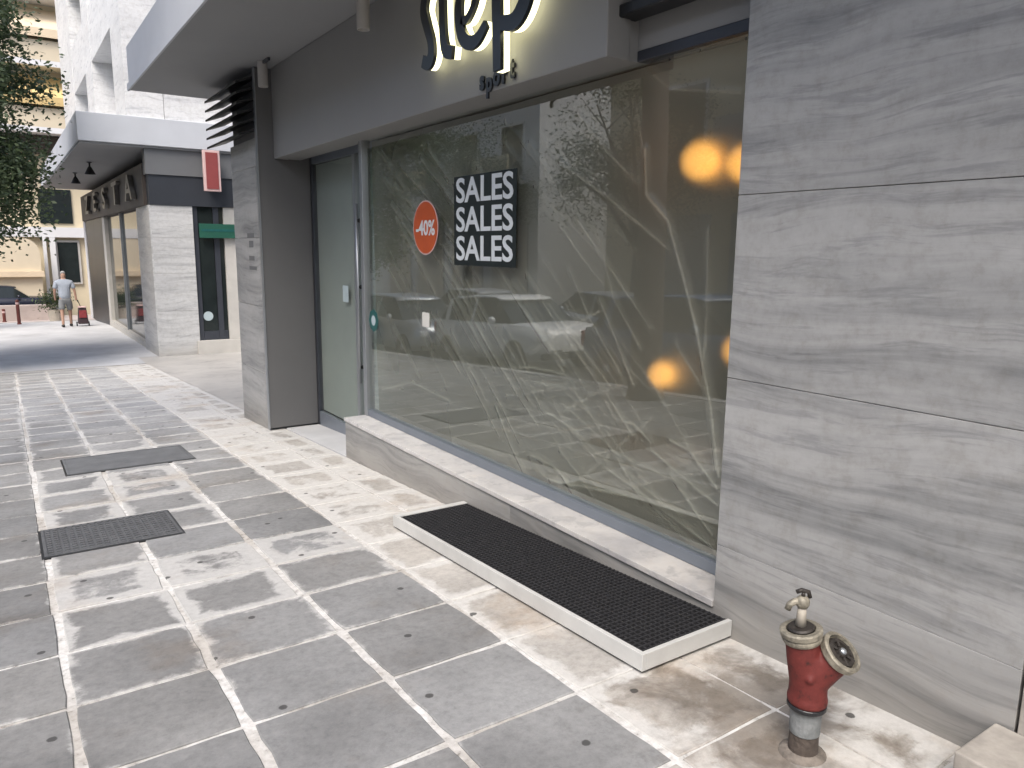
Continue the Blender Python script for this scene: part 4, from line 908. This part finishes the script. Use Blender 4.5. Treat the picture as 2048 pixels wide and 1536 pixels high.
# ------------------------------------------------------------------ parked cars
def make_car(label, paint, x, y, rz, z, group):
    t = thing('parked_car', label, 'car', (x, y, z), group); o3 = Vector((x, y, z))
    st_ = [(-1.98, .52, .45, .42, .62), (-1.94, .70, .30, .60, .80), (-1.6, .82, .24, .66, .88), (-1.0, .86, .22, .68, .91), (0, .87, .22, .68, .92), (.8, .87, .22, .68, .92), (1.4, .85, .24, .66, .93), (1.85, .80, .30, .62, .93), (1.96, .72, .38, .58, .86), (1.98, .62, .45, .5, .72)]
    def loft(secs, name, mat, smooth=True):
        vs, fs = [], []; m_ = len(secs[0])
        for s_ in secs: vs += [o3 + Vector(p) for p in s_]
        for i in range(len(secs) - 1):
            for j in range(m_): fs.append((i * m_ + j, i * m_ + (j + 1) % m_, (i + 1) * m_ + (j + 1) % m_, (i + 1) * m_ + j))
        fs.append(tuple(range(m_ - 1, -1, -1))); fs.append(tuple(range((len(secs) - 1) * m_, len(secs) * m_)))
        return MB().add(vs, fs).build(name, mat, t, smooth=smooth)
    body_ = []
    for yy, hw, zl, zm, zt in st_:
        body_.append([(-hw * .92, yy, zl), (-hw, yy, (zl + zm) / 2), (-hw, yy, zm), (-hw * .93, yy, zt), (-hw * .7, yy, zt + .02), (hw * .7, yy, zt + .02), (hw * .93, yy, zt), (hw, yy, zm), (hw, yy, (zl + zm) / 2), (hw * .92, yy, zl)])
    loft(body_, 'body', paint)
    gh = [(-1.05, .74, .915, .74), (-.45, .78, .92, .63), (-.3, .78, .92, .62), (1.3, .76, .93, .62), (1.75, .72, .92, .70)]
    hts = [.93, 1.36, 1.40, 1.38, .96]; secs = []
    for (yy, hw, zl, ht), zt in zip(gh, hts): secs.append([(-hw, yy, zl), (-ht, yy, zt), (ht, yy, zt), (hw, yy, zl)])
    loft(secs, 'glasshouse', M['dark_glass'], False)
    loft([[(-.63, yy, zz_), (-.55, yy, zz_ + .045), (.55, yy, zz_ + .045), (.63, yy, zz_)] for yy, zz_ in ((-.55, 1.335), (-.2, 1.392), (.6, 1.405), (1.25, 1.375), (1.4, 1.32))], 'roof', paint)
    for s_ in (-1, 1):
        for y0, y1 in ((.30, .38), (1.28, 1.42)):
            MB().add([o3 + Vector(p) for p in ((s_ * .785, y0, .92), (s_ * .785, y1, .92), (s_ * .635, y1 - .02, 1.37), (s_ * .635, y0 + .0, 1.385), (s_ * .76, y0, .92), (s_ * .76, y1, .92), (s_ * .61, y1 - .02, 1.37), (s_ * .61, y0, 1.385))], [(0, 1, 2, 3), (7, 6, 5, 4), (0, 4, 5, 1), (1, 5, 6, 2), (2, 6, 7, 3), (3, 7, 4, 0)]).build('window_pillar', paint, t)
        MB().lathe([(.001, 0), (.05, .01), (.075, .05), (.06, .11), (.001, .13)], o3 + Vector((s_ * .84, -.62, .98)), (s_, 0, 0), 12).build('mirror', paint, t, smooth=True)
        for yy in (-1.25, 1.22):
            w_ = MB().lathe([(.19, -.08), (.30, -.08), (.315, -.05), (.315, .06), (.30, .09), (.19, .09)], o3 + Vector((s_ * .78, yy, .315)), (s_, 0, 0), 24).build('wheel', M['tyre'], t)
            r_ = MB().lathe([(.19, .04), (.19, .088), (.16, .075), (.05, .095), (.001, .095)], o3 + Vector((s_ * .78, yy, .315)), (s_, 0, 0), 16).build('rim', M['rim'], None); r_.parent = w_; r_.matrix_parent_inverse = Matrix.Identity(4)
        MB().box(x + s_ * .60 - .14, x + s_ * .60 + .14, y - 1.965, y - 1.90, z + .60, z + .74).build('headlight', M['head_light'], t, bevel=.03)
        MB().box(x + s_ * .66 - .10, x + s_ * .66 + .10, y + 1.90, y + 1.985, z + .62, z + .88).build('tail_light', M['tail_light'], t, bevel=.03)
    MB().box(x - .26, x + .26, y + 1.975, y + 1.995, z + .50, z + .61).build('number_plate', M['plate'], t)
    MB().box(x - .26, x + .26, y - 1.995, y - 1.975, z + .42, z + .53).build('number_plate', M['plate'], t)
    MB().box(x - .7, x + .7, y - 1.99, y - 1.9, z + .28, z + .40).build('bumper', M['tyre'], t, bevel=.03)
    t.rotation_euler = (-SL if y < 17 else 0, 0, rz); return t
G = 'cars parked along the kerb'
make_car('white hatchback parked at the kerb, mirrored in the shop window', M['car_white'], -3.3, 12.7, 0, gz(12.7) - .13, G)
make_car('silver car parked at the kerb, mirrored near the left of the window', M['car_silver'], -3.3, 17.4, 0, gz(17.4) - .13, G)
make_car('blue car parked at the kerb near the mirrored tree trunk', M['car_blue'], -3.3, 7.6, 0, gz(7.6) - .13, G)
make_car('white car parked across the road, seen only in the shop window', M['car_white'], -7.0, 20.5, math.pi, gz(20.5) - .13, G)
make_car('silver car parked across the road, seen only in the shop window', M['car_silver'], -7.0, 14.2, math.pi, gz(14.2) - .13, G)
make_car('dark navy car parked in front of the cream wall at far left', M['navy'], .0, 41.0, math.pi / 2, gz(41) - .02, 'car by the cream wall')

# ------------------------------------------------------------------ buildings across the road
def opposite(label, y0, y1, h, wall, seed):
    rnd = random.Random(seed); zg = gz(max(0, y0)) - .5; t = thing('apartment_block', label, 'building', (-12, (y0 + y1) / 2, zg), 'buildings across the road')
    MB().box(-22, -12, y0, y1, zg - 1, h).build('wall', wall, t)
    MB().box(-12.15, -12.002, y0 + .05, y1 - .05, 3.1, 3.5).build('band', M['canopy_edge'], t)
    y = y0 + .6
    while y + 3 < y1:
        w_ = MB().box(-12.06, -12.002, y, y + 2.6, gz(y) + .3, 2.6).build('shop_window', M['alu'], t); sub('pane', MB().box(-12.075, -12.061, y + .1, y + 2.5, gz(y) + .4, 2.5).add([], []), M['dark_glass'], w_)
        w_.data.transform(Matrix.Translation((.06, 0, 0))); w_.children[0].data.transform(Matrix.Translation((.09, 0, 0)))
        for z in [4.2 + 3 * k for k in range(int((h - 4) / 3))]:
            f = MB().box(-11.998, -11.94, y + .3, y + 2.0, z + .1, z + 2.2).build('window', M['white_paint'], t); sub('pane', MB().box(-11.939, -11.93, y + .4, y + 1.9, z + .2, z + 2.1), M['dark_glass'], f)
            s_ = MB().box(-11.999, -10.9, y - .1, y + 2.5, z - .2, z - .02).build('balcony', M['white_wall'], t); sub('railing', MB().box(-10.96, -10.9, y - .1, y + 2.5, z - .018, z + .85), M['cream_light'] if rnd.random() < .5 else M['grey_wall'], s_)
        y += 3.4
opposite('grey apartment block across the road behind the camera side', -14, 7.9, 9.4, M['grey_wall'], 1)
opposite('cream apartment block across the road with pale balconies', 8, 20, 8.8, M['cream_light'], 2)
opposite('white apartment block across the road, the farthest along', 24, 40, 9, M['white_wall'], 3)
